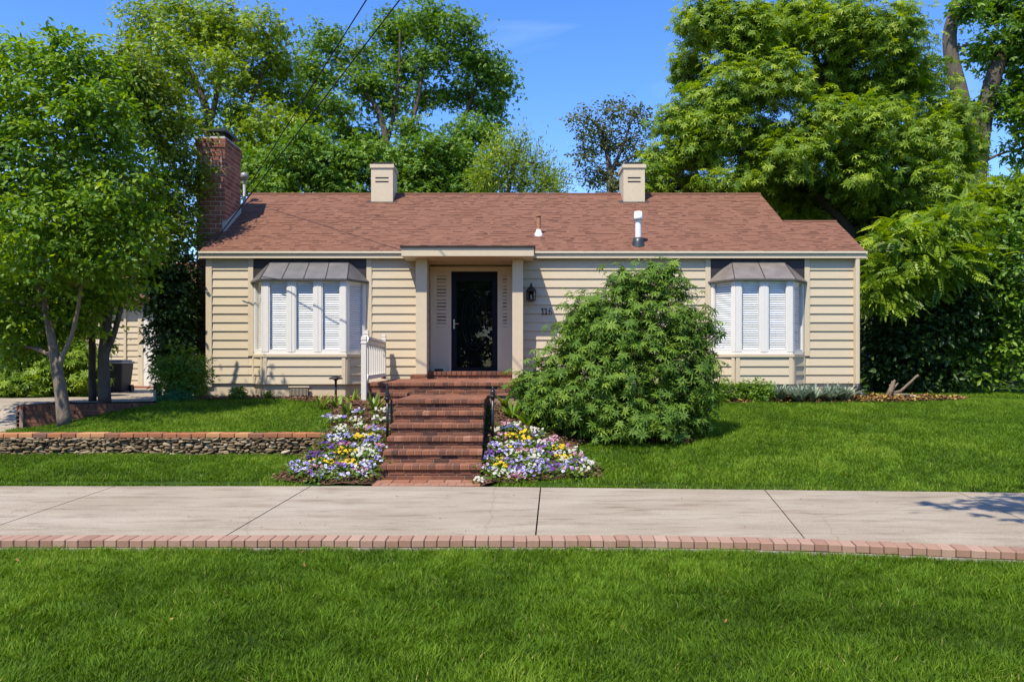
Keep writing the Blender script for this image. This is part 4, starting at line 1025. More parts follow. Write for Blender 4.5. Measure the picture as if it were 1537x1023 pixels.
# ---- near left tree
L = plobes([(40, 140, 85, 75), (125, 115, 75, 55, -.5), (15, 250, 95, 85), (110, 225, 95, 80, -.4), (180, 290, 70, 75, -.7), (20, 525, 50, 30, .6), (128, 478, 38, 24, .8), (72, 522, 28, 18, 1.0), (60, 345, 105, 80), (150, 370, 80, 70, -.4), (205, 350, 50, 52, -.6),
            (10, 440, 85, 70, .5), (95, 440, 75, 50, .7), (55, 500, 50, 30, .8), (160, 430, 50, 36, .6), (-70, 300, 90, 120), (-60, 150, 90, 80), (150, 170, 66, 60, -.9), (30, 90, 50, 30), (95, 75, 45, 30)], 13.9, 1.0, .8)
b = px(95, 631, 14.0)
tree("broadleaf_tree", "round crowned tree with leaning pale trunk in front of the brick planter", "tree", b,
     [stem_px([(97, 640), (92, 590), (85, 550), (78, 510, .1), (60, 420, .2), (45, 300, .2)], 14.0, [.12, .10, .092, .07, .05, .03]), stem_px([(86, 552), (96, 530), (108, 505), (120, 450, -.2), (130, 330, -.1)], 14.0, [.048, .04, .036, .03, .02])],
     L, 1900, 22, .18, .098, "oval", "leaf_near", "pale_bark", .13, None, .30, .006, .35, shell=.38, clsd=.2)
# ---- double trunk tree in the planter
L = plobes([(212, 165, 62, 60, .6), (250, 215, 52, 62, 1.2), (240, 290, 52, 62, 1.2), (275, 335, 34, 50, 1.3), (226, 365, 46, 44, .55), (165, 430, 42, 38), (212, 400, 34, 28, .8), (175, 110, 55, 45), (212, 120, 48, 35, .5), (140, 470, 32, 28), (130, 300, 80, 80), (294, 266, 22, 26, 1.3), (310, 262, 16, 10, 1.3)], 16.2, 1.0, .4)
b = px(150, 601, 15.2)
tree("broadleaf_tree", "olive leaved tree with two upright trunks inside the brick planter", "tree", b,
     [stem_px([(157, 604), (156, 560), (155, 530), (162, 470), (185, 380), (210, 250)], 15.2, [.115, .10, .095, .07, .05, .03]), stem_px([(139, 602), (138, 560), (139, 520), (132, 450), (140, 330)], 15.35, [.07, .062, .06, .05, .03]),
      stem_px([(157, 535), (172, 500), (183, 455), (190, 440), (230, 330)], 15.2, [.06, .05, .045, .04, .02])],
     L, 1250, 20, .18, .09, "oval", "leaf_olive", "bark", .13, None, .3, .007, .35, shell=.38, clsd=.2)
# ---- hedge shrubs left
for nm, lab, Lp, Y, n in (("rhododendron_shrub", "pale green leafy shrub at the far left by the driveway", [(15, 545, 55, 50), (-50, 540, 60, 60), (30, 580, 50, 28)], 18.6, 420),
                       ("rhododendron_shrub", "pale green leafy shrub behind the leaning trunk", [(75, 560, 42, 42), (110, 560, 40, 45), (90, 590, 45, 18)], 18.9, 420)):
    L = plobes(Lp, Y, 1.0, .2); b = (L[0][0][0], Y, float(terrain(L[0][0][0], Y)))
    tree(nm, lab, "shrub", b, [([b, (b[0], b[1], b[2] + .6)], [.05, .03])], L, n, 12, .17, .14, "whorl", "leaf_fresh", "bark", .05, "pale shrubs beyond the driveway", .2, .008, upb=.9)
# ---- dark climbing evergreen at the chimney and shrubs at its foot
L = plobes([(20, 450, 60, 60), (90, 440, 60, 60), (140, 420, 45, 55), (50, 370, 70, 60), (-50, 420, 70, 80), (120, 500, 50, 40), (30, 510, 60, 40), (-60, 520, 60, 60)], 20.5, 1.0, .3); b = (px(60, 0, 20.5)[0], 20.5, .7)
tree("rhododendron_shrub", "tall shadowy shrub mass behind the pale shrubs", "shrub", b, [([b, (b[0], b[1], 2.5)], [.08, .05])], L, 800, 14, .22, .13, "oval", "leaf_olive", "bark", .08, None, .2, .01)
L = plobes([(255, 430, 40, 50), (248, 485, 22, 50), (274, 430, 26, 56, .25), (268, 500, 28, 56, .2), (228, 412, 24, 34), (280, 480, 16, 56, .3), (258, 545, 20, 34), (280, 550, 16, 36, .2)], 17.3, .8, .3)
b = px(262, 600, 17.3)
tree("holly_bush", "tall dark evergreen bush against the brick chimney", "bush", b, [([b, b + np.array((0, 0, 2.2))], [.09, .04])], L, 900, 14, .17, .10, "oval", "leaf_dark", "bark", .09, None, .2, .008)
L = plobes([(272, 555, 38, 38), (255, 562, 26, 28), (292, 560, 22, 30), (272, 578, 34, 22)], 16.2, 1.0, .1)
b = px(272, 600, 16.2)
tree("round_shrub", "rounded bright green shrub at the left corner of the house", "shrub", b, [([b, b + np.array((0, 0, .5))], [.05, .03])], L, 420, 14, .09, .095, "lance", "leaf_green", "bark", .05, None, .2, .006)
L = plobes([(262, 597, 22, 13), (250, 600, 14, 10), (274, 600, 14, 10)], 15.7, 1.0, .05)
b = px(262, 608, 15.7)
tree("juniper_shrub", "low blue green shrub in front of the round shrub", "shrub", b, [([b, b + np.array((0, 0, .12))], [.02, .01])], L, 260, 16, .05, .06, "lance", "leaf_blue", "bark", .02, None, .1, .004, upb=.2)
# ---- trees behind the house
G = "tall trees behind the house"
L = plobes([(215, 35, 40, 45), (250, 75, 45, 45), (290, 25, 55, 40), (345, 40, 50, 45), (395, 55, 40, 45), (325, 105, 45, 35), (270, 130, 40, 30), (375, 120, 45, 40), (415, 100, 35, 40), (350, 170, 35, 30), (395, 185, 45, 35), (215, 90, 30, 30), (300, 190, 30, 28), (340, 240, 45, 40), (405, 255, 45, 40), (375, 215, 40, 35), (255, 180, 30, 30), (430, 150, 35, 35), (440, 200, 35, 35), (360, 270, 40, 30), (300, 60, 40, 30)], 31, 1.0, 1.5)
b = px(318, 560, 31); b[2] = .6
tree("tall_tree", "tall sparse lime green tree behind the brick chimney", "tree", b, [stem_px([(325, 552), (322, 300), (316, 180), (290, 110), (255, 60), (215, 25)], 31, [.22, .18, .15, .10, .06, .03]), stem_px([(316, 185), (330, 120), (345, 60), (350, 10)], 31, [.11, .08, .06, .03]), stem_px([(322, 260), (360, 190), (395, 110), (410, 60)], 31.2, [.10, .07, .05, .02])],
     L, 1050, 20, .40, .135, "fan", "leaf_lime", "bark", .25, G, .55, .016, .3, shell=.5)
L = plobes([(490, 68, 38, 30), (470, 115, 40, 35), (455, 165, 35, 35), (505, 165, 40, 32), (555, 125, 42, 35), (590, 45, 42, 32), (640, 30, 42, 28), (690, 45, 38, 35), (655, 85, 42, 33), (610, 100, 42, 32), (715, 90, 38, 35), (745, 115, 33, 35), (735, 160, 33, 35), (690, 140, 42, 32), (640, 145, 36, 25), (708, 195, 36, 25), (540, 80, 28, 25), (520, 205, 38, 28), (580, 165, 28, 22), (450, 215, 35, 30), (490, 240, 40, 30), (560, 215, 30, 25), (620, 190, 28, 20), (680, 225, 32, 22), (730, 215, 25, 22), (600, 250, 35, 25)], 34, 1.0, 1.5)
b = px(640, 560, 34); b[2] = .6
tree("tall_tree", "tall spreading green tree behind the middle of the roof ridge", "tree", b, [stem_px([(600, 552), (590, 280), (580, 225), (577, 190), (560, 150), (505, 90)], 34, [.25, .20, .16, .13, .09, .04]), stem_px([(610, 552), (640, 280), (660, 235), (690, 195), (715, 130)], 34.3, [.22, .18, .15, .11, .05]), stem_px([(590, 262), (615, 200), (630, 140), (640, 60)], 34, [.13, .10, .07, .03]), stem_px([(580, 215), (592, 170), (600, 110), (600, 50)], 34.2, [.10, .08, .06, .03]), stem_px([(570, 250), (530, 200), (490, 150), (470, 110)], 33.8, [.10, .08, .05, .02])],
     L, 1200, 22, .40, .14, "fan", "leaf_green", "bark", .25, G, .5, .016, .3, shell=.5)
for lab, Lp, Y, n, lm_, kd in (("bushy understory tree directly behind the left part of the ridge", [(395, 250, 35, 40), (450, 240, 45, 38), (500, 255, 40, 38), (540, 235, 35, 35), (470, 215, 35, 25), (420, 285, 45, 30), (520, 285, 45, 30)], 28, 420, "leaf_green", "fan"),
                          ("bushy understory tree between the two cream chimneys' left side", [(600, 245, 45, 35), (650, 225, 40, 32), (690, 250, 45, 40), (640, 265, 45, 35), (580, 270, 40, 30), (700, 285, 40, 25), (620, 290, 50, 25)], 29, 420, "leaf_green", "fan"),
                          ("bushy understory tree showing above the lower roof at right", [(1170, 300, 40, 35), (1215, 310, 40, 32), (1255, 310, 35, 35), (1285, 330, 30, 40), (1140, 275, 40, 30)], 26, 380, "leaf_green", "fan")):
    L = plobes(Lp, Y, 1.0, .7); b = np.array((L[0][0][0], Y, .6))
    tree("understory_tree", lab, "tree", b, [([b, (b[0], b[1], 5.5), L[2][0]], [.16, .12, .05])], L, n, 30, .30, .125, kd, lm_, "bark", .15, "bushy trees just behind the roof", .35, .013)
L = plobes([(745, 245, 28, 45), (775, 230, 26, 35), (800, 255, 30, 35), (830, 268, 26, 22), (760, 275, 40, 25), (815, 285, 40, 18), (725, 270, 25, 35)], 27, .9, .5)
b = np.array((L[0][0][0], 27, .6))
tree("spiky_shrub", "spiky yellow green tree right of the tall middle tree", "tree", b, [([b, (b[0], 27, 5.2), L[1][0]], [.14, .1, .05])], L, 620, 14, .25, .14, "lance", "leaf_lime", "bark", .14, None, .5, .012, flatten=1.6, upb=.2, outb=.5, droop=-.9)
L = plobes([(885, 185, 30, 26), (915, 165, 26, 22), (945, 170, 28, 24), (970, 185, 18, 25), (905, 212, 36, 26), (875, 232, 22, 24), (940, 215, 32, 28), (960, 240, 28, 28), (895, 262, 40, 26), (930, 275, 40, 22), (860, 180, 12, 16)], 26, 1.0, .5)
b = np.array((px(915, 0, 26)[0], 26, .6))
tree("small_tree", "small sparse grey olive tree behind the cream chimney above the white vent pipe", "tree", b, [stem_px([(918, 552), (916, 290), (915, 250), (905, 200), (890, 180)], 26, [.16, .12, .09, .05, .02]), stem_px([(916, 262), (935, 220), (950, 175)], 26, [.07, .05, .02])],
     L, 400, 14, .18, .10, "oval", "leaf_grey", "bark", .12, None, .7, .010, shell=.5)
# ---- big pinnate tree right
L = plobes([(1060, 30, 50, 45), (1035, 100, 32, 35), (1120, 55, 55, 50), (1190, 35, 60, 50), (1270, 40, 60, 50), (1340, 55, 50, 50), (1090, 140, 60, 40), (1025, 180, 48, 30), (1165, 120, 55, 45), (1250, 125, 60, 45), (1330, 140, 55, 50), (1385, 120, 35, 40), (1420, 180, 42, 40), (1445, 225, 34, 40), (1380, 215, 55, 45), (1060, 225, 50, 32), (1140, 215, 55, 38), (1000, 235, 42, 28), (1215, 205, 50, 38), (1425, 280, 40, 40), (1345, 290, 50, 45), (1270, 225, 50, 40), (985, 270, 32, 24), (1090, 280, 50, 22), (1180, 280, 50, 30), (1300, 300, 40, 40), (1200, 310, 34, 28), (1250, 285, 40, 35), (1160, 250, 40, 30), (1320, 200, 60, 50, -1.6), (1250, 190, 60, 45, -1.6), (1385, 290, 50, 45, -1.4), (1180, 235, 60, 40, -1.6), (1290, 260, 50, 40, -1.6), (1020, 278, 45, 24), (1120, 288, 45, 22), (1400, 340, 45, 35), (1330, 350, 45, 35), (1080, 190, 50, 35, -1.2)], 22.5, 1.0, 1.3)
b = px(1305, 590, 22.5); b[2] = .5
tree("compound_leaf_tree", "huge tree with layered feathery leaves right of the house", "tree", b, [stem_px([(1310, 592), (1305, 450), (1300, 330), (1305, 260), (1330, 190), (1345, 90)], 22.5, [.42, .36, .32, .25, .16, .06]), stem_px([(1300, 340), (1270, 250), (1235, 140), (1220, 60)], 22.6, [.22, .18, .12, .05]), stem_px([(1302, 400), (1270, 335), (1215, 280), (1130, 210)], 22, [.18, .14, .10, .04]), stem_px([(1308, 330), (1360, 270), (1420, 220)], 22.2, [.16, .12, .05])],
     L, 5600, 6, .24, .150, "whorl", "leaf_pinnate", "dark_bark", .32, None, .22, .014, .3, flatten=.5, upb=.9, outb=.7, rnd=.45, droop=.1, valsd=.15, clsd=.18, shell=.40)
# ---- leaning trunk tree at the right edge
L = plobes([(1500, 12, 40, 25), (1455, 15, 25, 20), (1530, 60, 30, 40), (1470, 70, 30, 25), (1525, 140, 28, 35), (1500, 95, 25, 25), (1560, 30, 50, 60), (1550, 180, 35, 40), (1500, 160, 28, 30), (1530, 230, 20, 20), (1580, 120, 50, 70)], 26, 1.0, .8)
b = px(1470, 560, 26); b[2] = .5
tree("leaning_trunk_tree", "tree with two thick bare leaning trunks at the upper right edge", "tree", b, [stem_px([(1465, 565), (1460, 300), (1446, 160), (1428, 90), (1424, 50), (1438, 0), (1450, -60)], 26, [.40, .34, .26, .22, .2, .17, .12]), stem_px([(1462, 320), (1472, 200), (1490, 115), (1515, 60), (1550, 15), (1590, -30)], 26, [.3, .26, .24, .2, .16, .1])],
     L, 480, 14, .30, .17, "fan", "leaf_green", "bark", .3, None, .45, .014, .2)
# ---- shrubs in the shade at the right; deep shade put into the dark leaf colour
J = [("feathery bright green young tree in front of the dark shrubs at right", [(1375, 370, 55, 45, 0), (1340, 410, 40, 35, 0), (1420, 340, 55, 35, .2), (1400, 410, 40, 35, .3), (1440, 390, 35, 35, .3), (1330, 440, 30, 22, 0)], 19.6, 330, "pinnate", "leaf_pinnate", .36, 8),
     ("broad dark shrub at the right edge of the lawn", [(1510, 420, 50, 70), (1480, 500, 55, 65), (1530, 530, 50, 55), (1450, 550, 45, 40), (1560, 450, 50, 100), (1500, 350, 45, 40)], 20.4, 620, "oval", "leaf_green", .14, 13),
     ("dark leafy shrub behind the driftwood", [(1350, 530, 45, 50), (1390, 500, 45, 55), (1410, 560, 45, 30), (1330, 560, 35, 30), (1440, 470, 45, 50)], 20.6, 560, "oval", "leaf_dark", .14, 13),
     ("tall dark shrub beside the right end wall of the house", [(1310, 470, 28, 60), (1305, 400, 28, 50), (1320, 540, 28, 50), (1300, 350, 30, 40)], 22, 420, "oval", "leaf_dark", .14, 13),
     ("mid green shrub under the feathery tree", [(1460, 320, 40, 35), (1500, 310, 40, 30), (1450, 430, 45, 45), (1530, 340, 40, 40), (1520, 290, 35, 25)], 20.9, 420, "pinnate", "leaf_pinnate", .34, 8)]
for lab, Lp, Y, n, kd, lm_, sz, per in J:
    L = plobes(Lp, Y, 1.0, .4); b = np.array((L[0][0][0], Y, float(terrain(L[0][0][0], Y)) - .05))
    zt = L[0][0][2]
    tree("shade_shrub", lab, "shrub", b, [([b + np.array((.3, .9, 0)), (b[0] + .15, Y + .7, b[2] + (zt - b[2]) * .5), L[0][0]], [.05, .04, .02])], L, n, per, .24, sz, kd, lm_, "bark", .08, "shrubs right of the house", .35, .010)
# ---- dark woods far behind
mb = MB(); Lb = []
for xx in np.arange(-60, 61, 4.0):
    if abs(xx) < 3: pass
    hh_ = R.uniform(3.0, 5.0) if abs(xx) < 24 else R.uniform(4, 7)
    Lb.append(((xx, 47 + R.uniform(-3, 3), hh_ * .5), (3.4, 3, hh_ * .62)))
for xx in np.arange(9, 22, 1.6): Lb.append(((xx, 28 + R.uniform(-1, 2), 2.6), (1.6, 1.3, R.uniform(2.4, 3.6))))
for xx in np.arange(-26, -11, 1.8): Lb.append(((xx, 31 + R.uniform(-1, 2), 3.0), (1.7, 1.3, R.uniform(3, 4.4))))
crown(mb, Lb, 5200, 10, .5, .42, "fan", shell=.4)
mb2 = MB(); crown(mb2, [((xx, -19 + R.uniform(-1, 1), 3.2), (2.2, 1.6, R.uniform(3.2, 4.4))) for xx in np.arange(-26, 27, 2.0)], 1500, 10, .5, .42, "fan", shell=.4)
tag(mb2.build("roadside_woods", M["leaf_green"]), "hedge of leafy growth across the road from the house", "woods", kind="stuff")
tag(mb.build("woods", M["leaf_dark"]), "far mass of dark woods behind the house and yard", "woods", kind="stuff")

# ---- the big bush in front of the house
BYc = 12.75
L = plobes([(955, 430, 48, 32, 0), (1000, 430, 38, 30, .1), (900, 465, 50, 38, .1), (970, 490, 75, 50, 0), (1030, 480, 40, 40, 0), (865, 515, 45, 38, 0), (920, 550, 80, 60, -.3), (1010, 555, 60, 60, -.2), (835, 560, 45, 40, 0), (800, 580, 42, 32, .1), (870, 600, 70, 50, -.3), (960, 620, 85, 45, -.4), (1040, 600, 35, 35, -.1), (1055, 545, 28, 30, 0), (820, 620, 40, 30, -.1), (1045, 635, 25, 25, -.1), (900, 645, 60, 25, -.3), (980, 650, 55, 20, -.3), (990, 405, 30, 14, .1), (930, 412, 14, 18, .1), (875, 475, 34, 30, .1), (1045, 505, 34, 34, .1), (1060, 590, 24, 30, 0), (930, 500, 60, 45, -.3)], BYc, .85, .1)
b = np.array((px(945, 0, BYc)[0], BYc, float(terrain(px(945, 0, BYc)[0], BYc))))
bt = thing("viburnum_bush", "large conical bush with drooping leaves in front of the house", "bush", b)
cm = MB(); Pc = crown(cm, L, 3300, 2, .13, .102, "whorl", flatten=.6, upb=.9, outb=.8, rnd=.35, droop=.1, shell=.36, valsd=.15, clsd=.15, keep=lambda P: P[:, 2] > terrain(P[:, 0], P[:, 1]) + .10)
crown(cm, L, 420, 6, .13, .10, "lance", flatten=.7, shell=.6)
tb = MB()
for k in range(9):
    a = R.uniform(0, 6.28); e = L[R.integers(0, len(L))][0]
    tb.tube(curve3(b + np.array((.15 * math.cos(a), .15 * math.sin(a), -.03)), e, .1, 8), np.linspace(.035, .012, 8), 7)
branches(tb, [([b, b + np.array((0, 0, 1.2))], [.05, .03])], L, Pc, .05, .35, tw=.006)
tb.build("trunk", M["bark"], bt, True, origin=b); cm.build("crown", M["leaf_bush"], bt, origin=b)

# ---- street trees on the camera's side of the road (their reflections and one shadow reach the picture)
def plain_tree(x, y, h, r, lab, n=420, low=.35):
    Lq = []
    for k in range(9):
        a = R.uniform(0, 6.28); q = R.uniform(.2, .75) * r
        Lq.append((np.array((x + q * math.cos(a), y + q * math.sin(a), h * R.uniform(low, .9))), (r * .5, r * .5, h * .16)))
    b = np.array((x, y, -.1))
    tree("street_tree", lab, "tree", b, [([b, (x, y, h * .5), (x + .2, y, h * .8)], [.22, .16, .06])], Lq, n, 14, .4, .3, "fan", "leaf_green", "bark", .2, "street trees on the near side of the sidewalk", .1, .02)
Lq = [((3.5, 4.7, 7.3), (1.0, 1.0, .8)), ((4.8, 4.8, 8.0), (1.3, 1.3, 1.0)), ((5.8, 3.5, 8.6), (2, 2, 1.2)), ((6.6, 2.0, 8.0), (2, 2, 1.3)), ((4.4, 3.0, 7.4), (1.2, 1.2, .9)), ((6.4, 5.0, 7.4), (1.5, 1.5, 1.0)), ((2.6, 4.4, 7.6), (.5, .4, .3))]
b = np.array((5.9, 2.4, -.1))
tree("street_tree", "leafy street tree standing just right of the view", "tree", b, [([b, (5.9, 2.5, 4.5), (5.7, 3.2, 7.5)], [.22, .16, .07])], Lq, 210, 14, .36, .20, "fan", "leaf_green", "bark", .2, "street trees on the near side of the sidewalk", .3, .02)
for k, (x, y) in enumerate(((-9, -9), (-3.5, -11), (2.5, -10), (8, -12), (-15, -10))): plain_tree(x, y, R.uniform(7, 9), 3.4, "leafy street tree across the road from the house", 300, .25)

# ------------------------------------------------------------------ overhead wires
wr = thing("overhead_wires", "two black service wires rising from the roof mast over the roof", "wires", (-5.9, 19.4, 5.6))
def wire(P0, P1, Pe):
    t = np.linspace(0, 1, 40)[:, None]; P0, P1, Pe = (np.array(q, float) for q in (P0, P1, Pe))
    a = P0 + (P1 - P0) * t
    b_ = P1 + (Pe - P1) * t
    mb = MB(); mb.tube(np.concatenate([a, b_[1:]]), .011, 6, cap=False); mb.build("wire", M["wire"], wr, origin=(-5.9, 19.4, 5.6))
A_ = np.array((mx_ + .06, my_ - .05, 5.45)); B1 = px(550, 0, 14); wire(A_, B1, B1 + (B1 - A_) * 2.2)
A2 = px(322, 362, 16.5); B2 = px(600, 0, 13); wire(A2, B2, B2 + (B2 - A2) * 2.2)

# ------------------------------------------------------------------ lawns
def pnoise(x, y, s, seed):
    g = np.random.default_rng(seed).uniform(0, 1, (64, 64)); u = (x / s) % 63; v = (y / s) % 63
    i, j = np.minimum(u.astype(int), 62), np.minimum(v.astype(int), 62); fu, fv = sm(u - i), sm(v - j)
    return lerp(lerp(g[i, j], g[i + 1, j], fu), lerp(g[i, j + 1], g[i + 1, j + 1], fu), fv)
def in_poly(x, y, poly):
    c = np.zeros(x.shape, bool); n = len(poly)
    for i in range(n):
        x1, y1 = poly[i]; x2, y2 = poly[(i + 1) % n]
        if y1 == y2: continue
        c ^= ((y1 > y) != (y2 > y)) & (x < (x2 - x1) * (y - y1) / (y2 - y1) + x1)
    return c
BED_L = [(-2.95, 10.15), (-1.60, 10.05), (-1.55, 13.2), (-2.3, 13.6), (-2.5, 17.0), (-4.4, 17.0), (-4.35, 15.9), (-3.5, 15.3), (-3.05, 14.3), (-2.85, 13.0), (-2.62, 12.3), (-2.62, 11.9), (-2.72, 11.3)]
BED_R = [(-.40, 10.05), (1.05, 10.15), (1.15, 10.5), (.75, 11.6), (1.1, 12.2), (2.6, 12.1), (2.8, 13.0), (1.6, 13.9), (-.3, 13.6)]
BED_H = [(2.0, 17.1), (2.0, 16.15), (5.0, 16.12), (7.2, 16.2), (8.8, 16.5), (9.4, 17.3), (7.5, 18.4)]
BED_F = [(-6.3, 17.1), (-6.6, 15.75), (-6.2, 15.55), (-5.2, 16.1), (-4.3, 16.1), (-4.3, 17.1)]
def grass(name, label, x0, x1, y0, y1, dens, h, wd, mask, seed, mean=.45, grow=0.0):
    rng = np.random.default_rng(seed); n = int(dens * (x1 - x0) * (y1 - y0))
    x, y = rng.uniform(x0, x1, n), rng.uniform(y0, y1, n); k = mask(x, y); x, y = x[k], y[k]; n = len(x)
    z = np.maximum(terrain(x, y), np.where(y > 9, -.03, -9)) - .012
    cl = pnoise(x, y, .11, seed + 1); cl2 = pnoise(x + 3, y, .5, seed + 2); cl3 = pnoise(x, y + 5, 1.7, seed + 3)
    H = h * rng.uniform(.55, 1.2, n) * (.7 + .45 * cl) * (.85 + .3 * cl2); W = wd * rng.uniform(.7, 1.3, n)
    a = rng.uniform(0, 2 * math.pi, n); la = a + rng.normal(0, .6, n)
    cx_, cy_ = pnoise(x, y, .14, seed + 5) - .5, pnoise(x, y, .14, seed + 6) - .5
    lean = H * np.abs(rng.normal(.50, .30, n))
    lx, ly = np.cos(la) * lean + cx_ * H * .8, np.sin(la) * lean + cy_ * H * .8
    sx, sy = np.cos(a + 1.57) * W / 2, np.sin(a + 1.57) * W / 2
    V = np.empty((n, 5, 3))
    V[:, 0] = np.stack([x - sx, y - sy, z], -1); V[:, 1] = np.stack([x + sx, y + sy, z], -1)
    V[:, 2] = np.stack([x + sx * .8 + lx * .35, y + sy * .8 + ly * .35, z + H * .58], -1); V[:, 3] = np.stack([x - sx * .8 + lx * .35, y - sy * .8 + ly * .35, z + H * .58], -1)
    V[:, 4] = np.stack([x + lx, y + ly, z + H * .98 - .15 * lean], -1)
    b = np.arange(n)[:, None] * 5
    val = np.clip(mean + rng.normal(0, .18, n) + .40 * (cl2 - .5) + .30 * (cl3 - .5) + .22 * (cl - .5), 0, .93); dry = rng.random(n) < .006; val[dry] = 1.0
    o = MB().add(V.reshape(-1, 3), {4: b + np.array([[0, 1, 2, 3]]), 3: b + np.array([[3, 2, 4]])}, np.repeat(val, 5)).build(name, M["grass"])
    tag(o, label, "grass", kind="stuff")
def m_front(x, y): return (y < curb(x) - .012) & (np.abs(x) < .66 * y + 1.4)
grass("front_lawn_grass", "thick mown grass in front of the brick edging", -6, 6, 3.2, 6.95, 9500, .070, .0056, m_front, 11, .44)
def m_right(x, y):
    return (y > walkfar(x) - .004) & ~in_poly(x, y, BED_R) & ~in_poly(x, y, BED_H) & (x > -.2 + 0 * x) & ~((x < 2.0) & (y > 13.4)) & (x < .64 * y + 2)
grass("right_lawn_grass", "sloping mown lawn in front of the right half of the house", -.2, 13.5, 9.3, 17.0, 3600, .075, .0085, m_right, 12, .46)
def m_back(x, y): return ((x > 7.4) | (y < 16.6)) & ~in_poly(x, y, BED_H) & (x > 2)
grass("side_lawn_grass", "shaded grass running back beside the house", 6.5, 15, 17.0, 21.5, 1100, .08, .012, m_back, 13, .42)
def m_strip(x, y): return (y > walkfar(x) - .004) & (y < 12.0) & ~in_poly(x, y, BED_L) & (x < -2.5)
grass("strip_lawn_grass", "narrow grass strip between sidewalk and stone wall", -8.5, -2.4, 9.9, 12.0, 4600, .075, .0080, m_strip, 14, .40)
def m_up(x, y):
    pf = 14.30 + (x + 8.40) * (0.7 / 2.05)
    return (y > 12.2) & ~in_poly(x, y, BED_L) & ~in_poly(x, y, BED_F) & (x < -2.6) & (x > -8.45) & ((y < pf - .01) | (x > -6.35)) & (y < 16.5)
grass("upper_lawn_grass", "raised lawn behind the stone wall before the wide bay window", -8.5, -2.6, 12.2, 16.6, 3600, .07, .0085, m_up, 15, .5)

rng_ = np.random.default_rng(77)
def scatter(name, lab, m_, n, x0, x1, y0, y1, mask, size, zoff, kind):
    x, y = rng_.uniform(x0, x1, n), rng_.uniform(y0, y1, n); k = mask(x, y); x, y = x[k], y[k]; n = len(x)
    P = np.stack([x, y, terrain(x, y) + zoff * rng_.uniform(.6, 1.1, n) if zoff else np.full(n, .004)], -1); mb = MB()
    place_leaves(mb, P, rng_.normal(size=(n, 3)) * .5 + np.array((0, -.2, 1)), rng_.normal(size=(n, 3)), size * rng_.uniform(.6, 1.3, n), kind, rng_.uniform(0, 1, n))
    tag(mb.build(name, M[m_]), lab, "leaves", kind="stuff")
scatter("fallen_leaves", "few dry leaves caught in the near lawn", "dry_leaf", 26, -6, 6, 3.4, 6.8, m_front, .035, .055, "diamond")
scatter("walk_litter", "few dry leaf crumbs lying on the sidewalk", "dry_leaf", 160, -8, 8, 7.15, 9.6, lambda x, y: (y > curb(x) + .22) & (y < walkfar(x) - .05), .018, .0, "diamond")
# ------------------------------------------------------------------ beds: mulch sheets and bark chips
def bed(name, poly, label, dens, seed, lm_="mulch", chip=.045):
    P = np.array(poly); xs = np.arange(P[:, 0].min() - .1, P[:, 0].max() + .2, .1); ys = np.arange(P[:, 1].min() - .1, P[:, 1].max() + .2, .1)
    rng = np.random.default_rng(seed)
    V, Q = grid(xs, ys, lambda x, y: terrain(x, y) + .012 + .03 * pnoise(x, y, .17, seed)); c = V[Q].mean(1)
    q = Q[in_poly(c[:, 0], c[:, 1], poly)]
    tag(MB().add(V, {4: q}).build(name + "_soil", M["soil"], smooth=True), label + " soil", "soil", kind="structure")
    n = int(dens * (xs[-1] - xs[0]) * (ys[-1] - ys[0])); x, y = rng.uniform(xs[0], xs[-1], n), rng.uniform(ys[0], ys[-1], n); k = in_poly(x, y, poly); x, y = x[k], y[k]; n = len(x)
    Pp = np.stack([x, y, terrain(x, y) + .03 + .03 * pnoise(x, y, .17, seed) + rng.uniform(0, .02, n)], -1)
    mb = MB(); N_ = rng.normal(size=(n, 3)) * .35 + np.array((0, 0, 1)); T_ = rng.normal(size=(n, 3))
    place_leaves(mb, Pp, N_, T_, chip * rng.uniform(.5, 1.5, n), "diamond", rng.uniform(0, 1, n))
    tag(mb.build(name + "_litter", M[lm_]), label + " chips", "mulch", kind="stuff")
bed("left_flower_bed", BED_L, "brown bark mulch in the flower bed left of the steps", 700, 21)
bed("right_flower_bed", BED_R, "brown bark mulch in the flower bed right of the steps", 700, 22)
bed("foundation_bed", BED_F, "dark mulch along the house wall under the bay window", 500, 23)
bed("corner_bed", BED_H, "dry leaf litter at the right corner of the house", 900, 24, "dry_leaf", .07)

# ------------------------------------------------------------------ plants in the beds
def strap_plant(name, lab, x, y, n, Lh, wd, lm_, cat="plant", group=None, spread=.7, blades=8):
    z = float(terrain(x, y)); t = thing(name, lab, cat, (x, y, z), group); mb = MB()
    for k in range(n):
        a = R.uniform(0, 6.28); L_ = Lh * R.uniform(.6, 1.15); q = spread * R.uniform(.3, 1.2); s = np.linspace(0, 1, 6)
        r_ = L_ * q * s; zz = L_ * (s - .42 * q * s * s * 1.1); c = np.stack([x + r_ * math.cos(a) + R.normal(0, .015), y + r_ * math.sin(a), z + zz], -1)
        ww = wd * np.array((.55, .9, 1.0, .85, .5, .03)) / 2; sd = np.array((-math.sin(a), math.cos(a), 0))
        V = np.concatenate([c - sd * ww[:, None] + np.array((0, 0, .25)) * ww[:, None], c, c + sd * ww[:, None] + np.array((0, 0, .25)) * ww[:, None]])
        q4 = [(i, 6 + i, 7 + i, i + 1) for i in range(5)] + [(6 + i, 12 + i, 13 + i, 7 + i) for i in range(5)]
        mb.add(V, {4: q4}, np.clip(R.normal(.5, .2), 0, 1))
    mb.build("foliage", M[lm_], t, True, origin=(x, y, z)); return t
def at(pxx, Y): return (pxx - 768.5) * Y / F
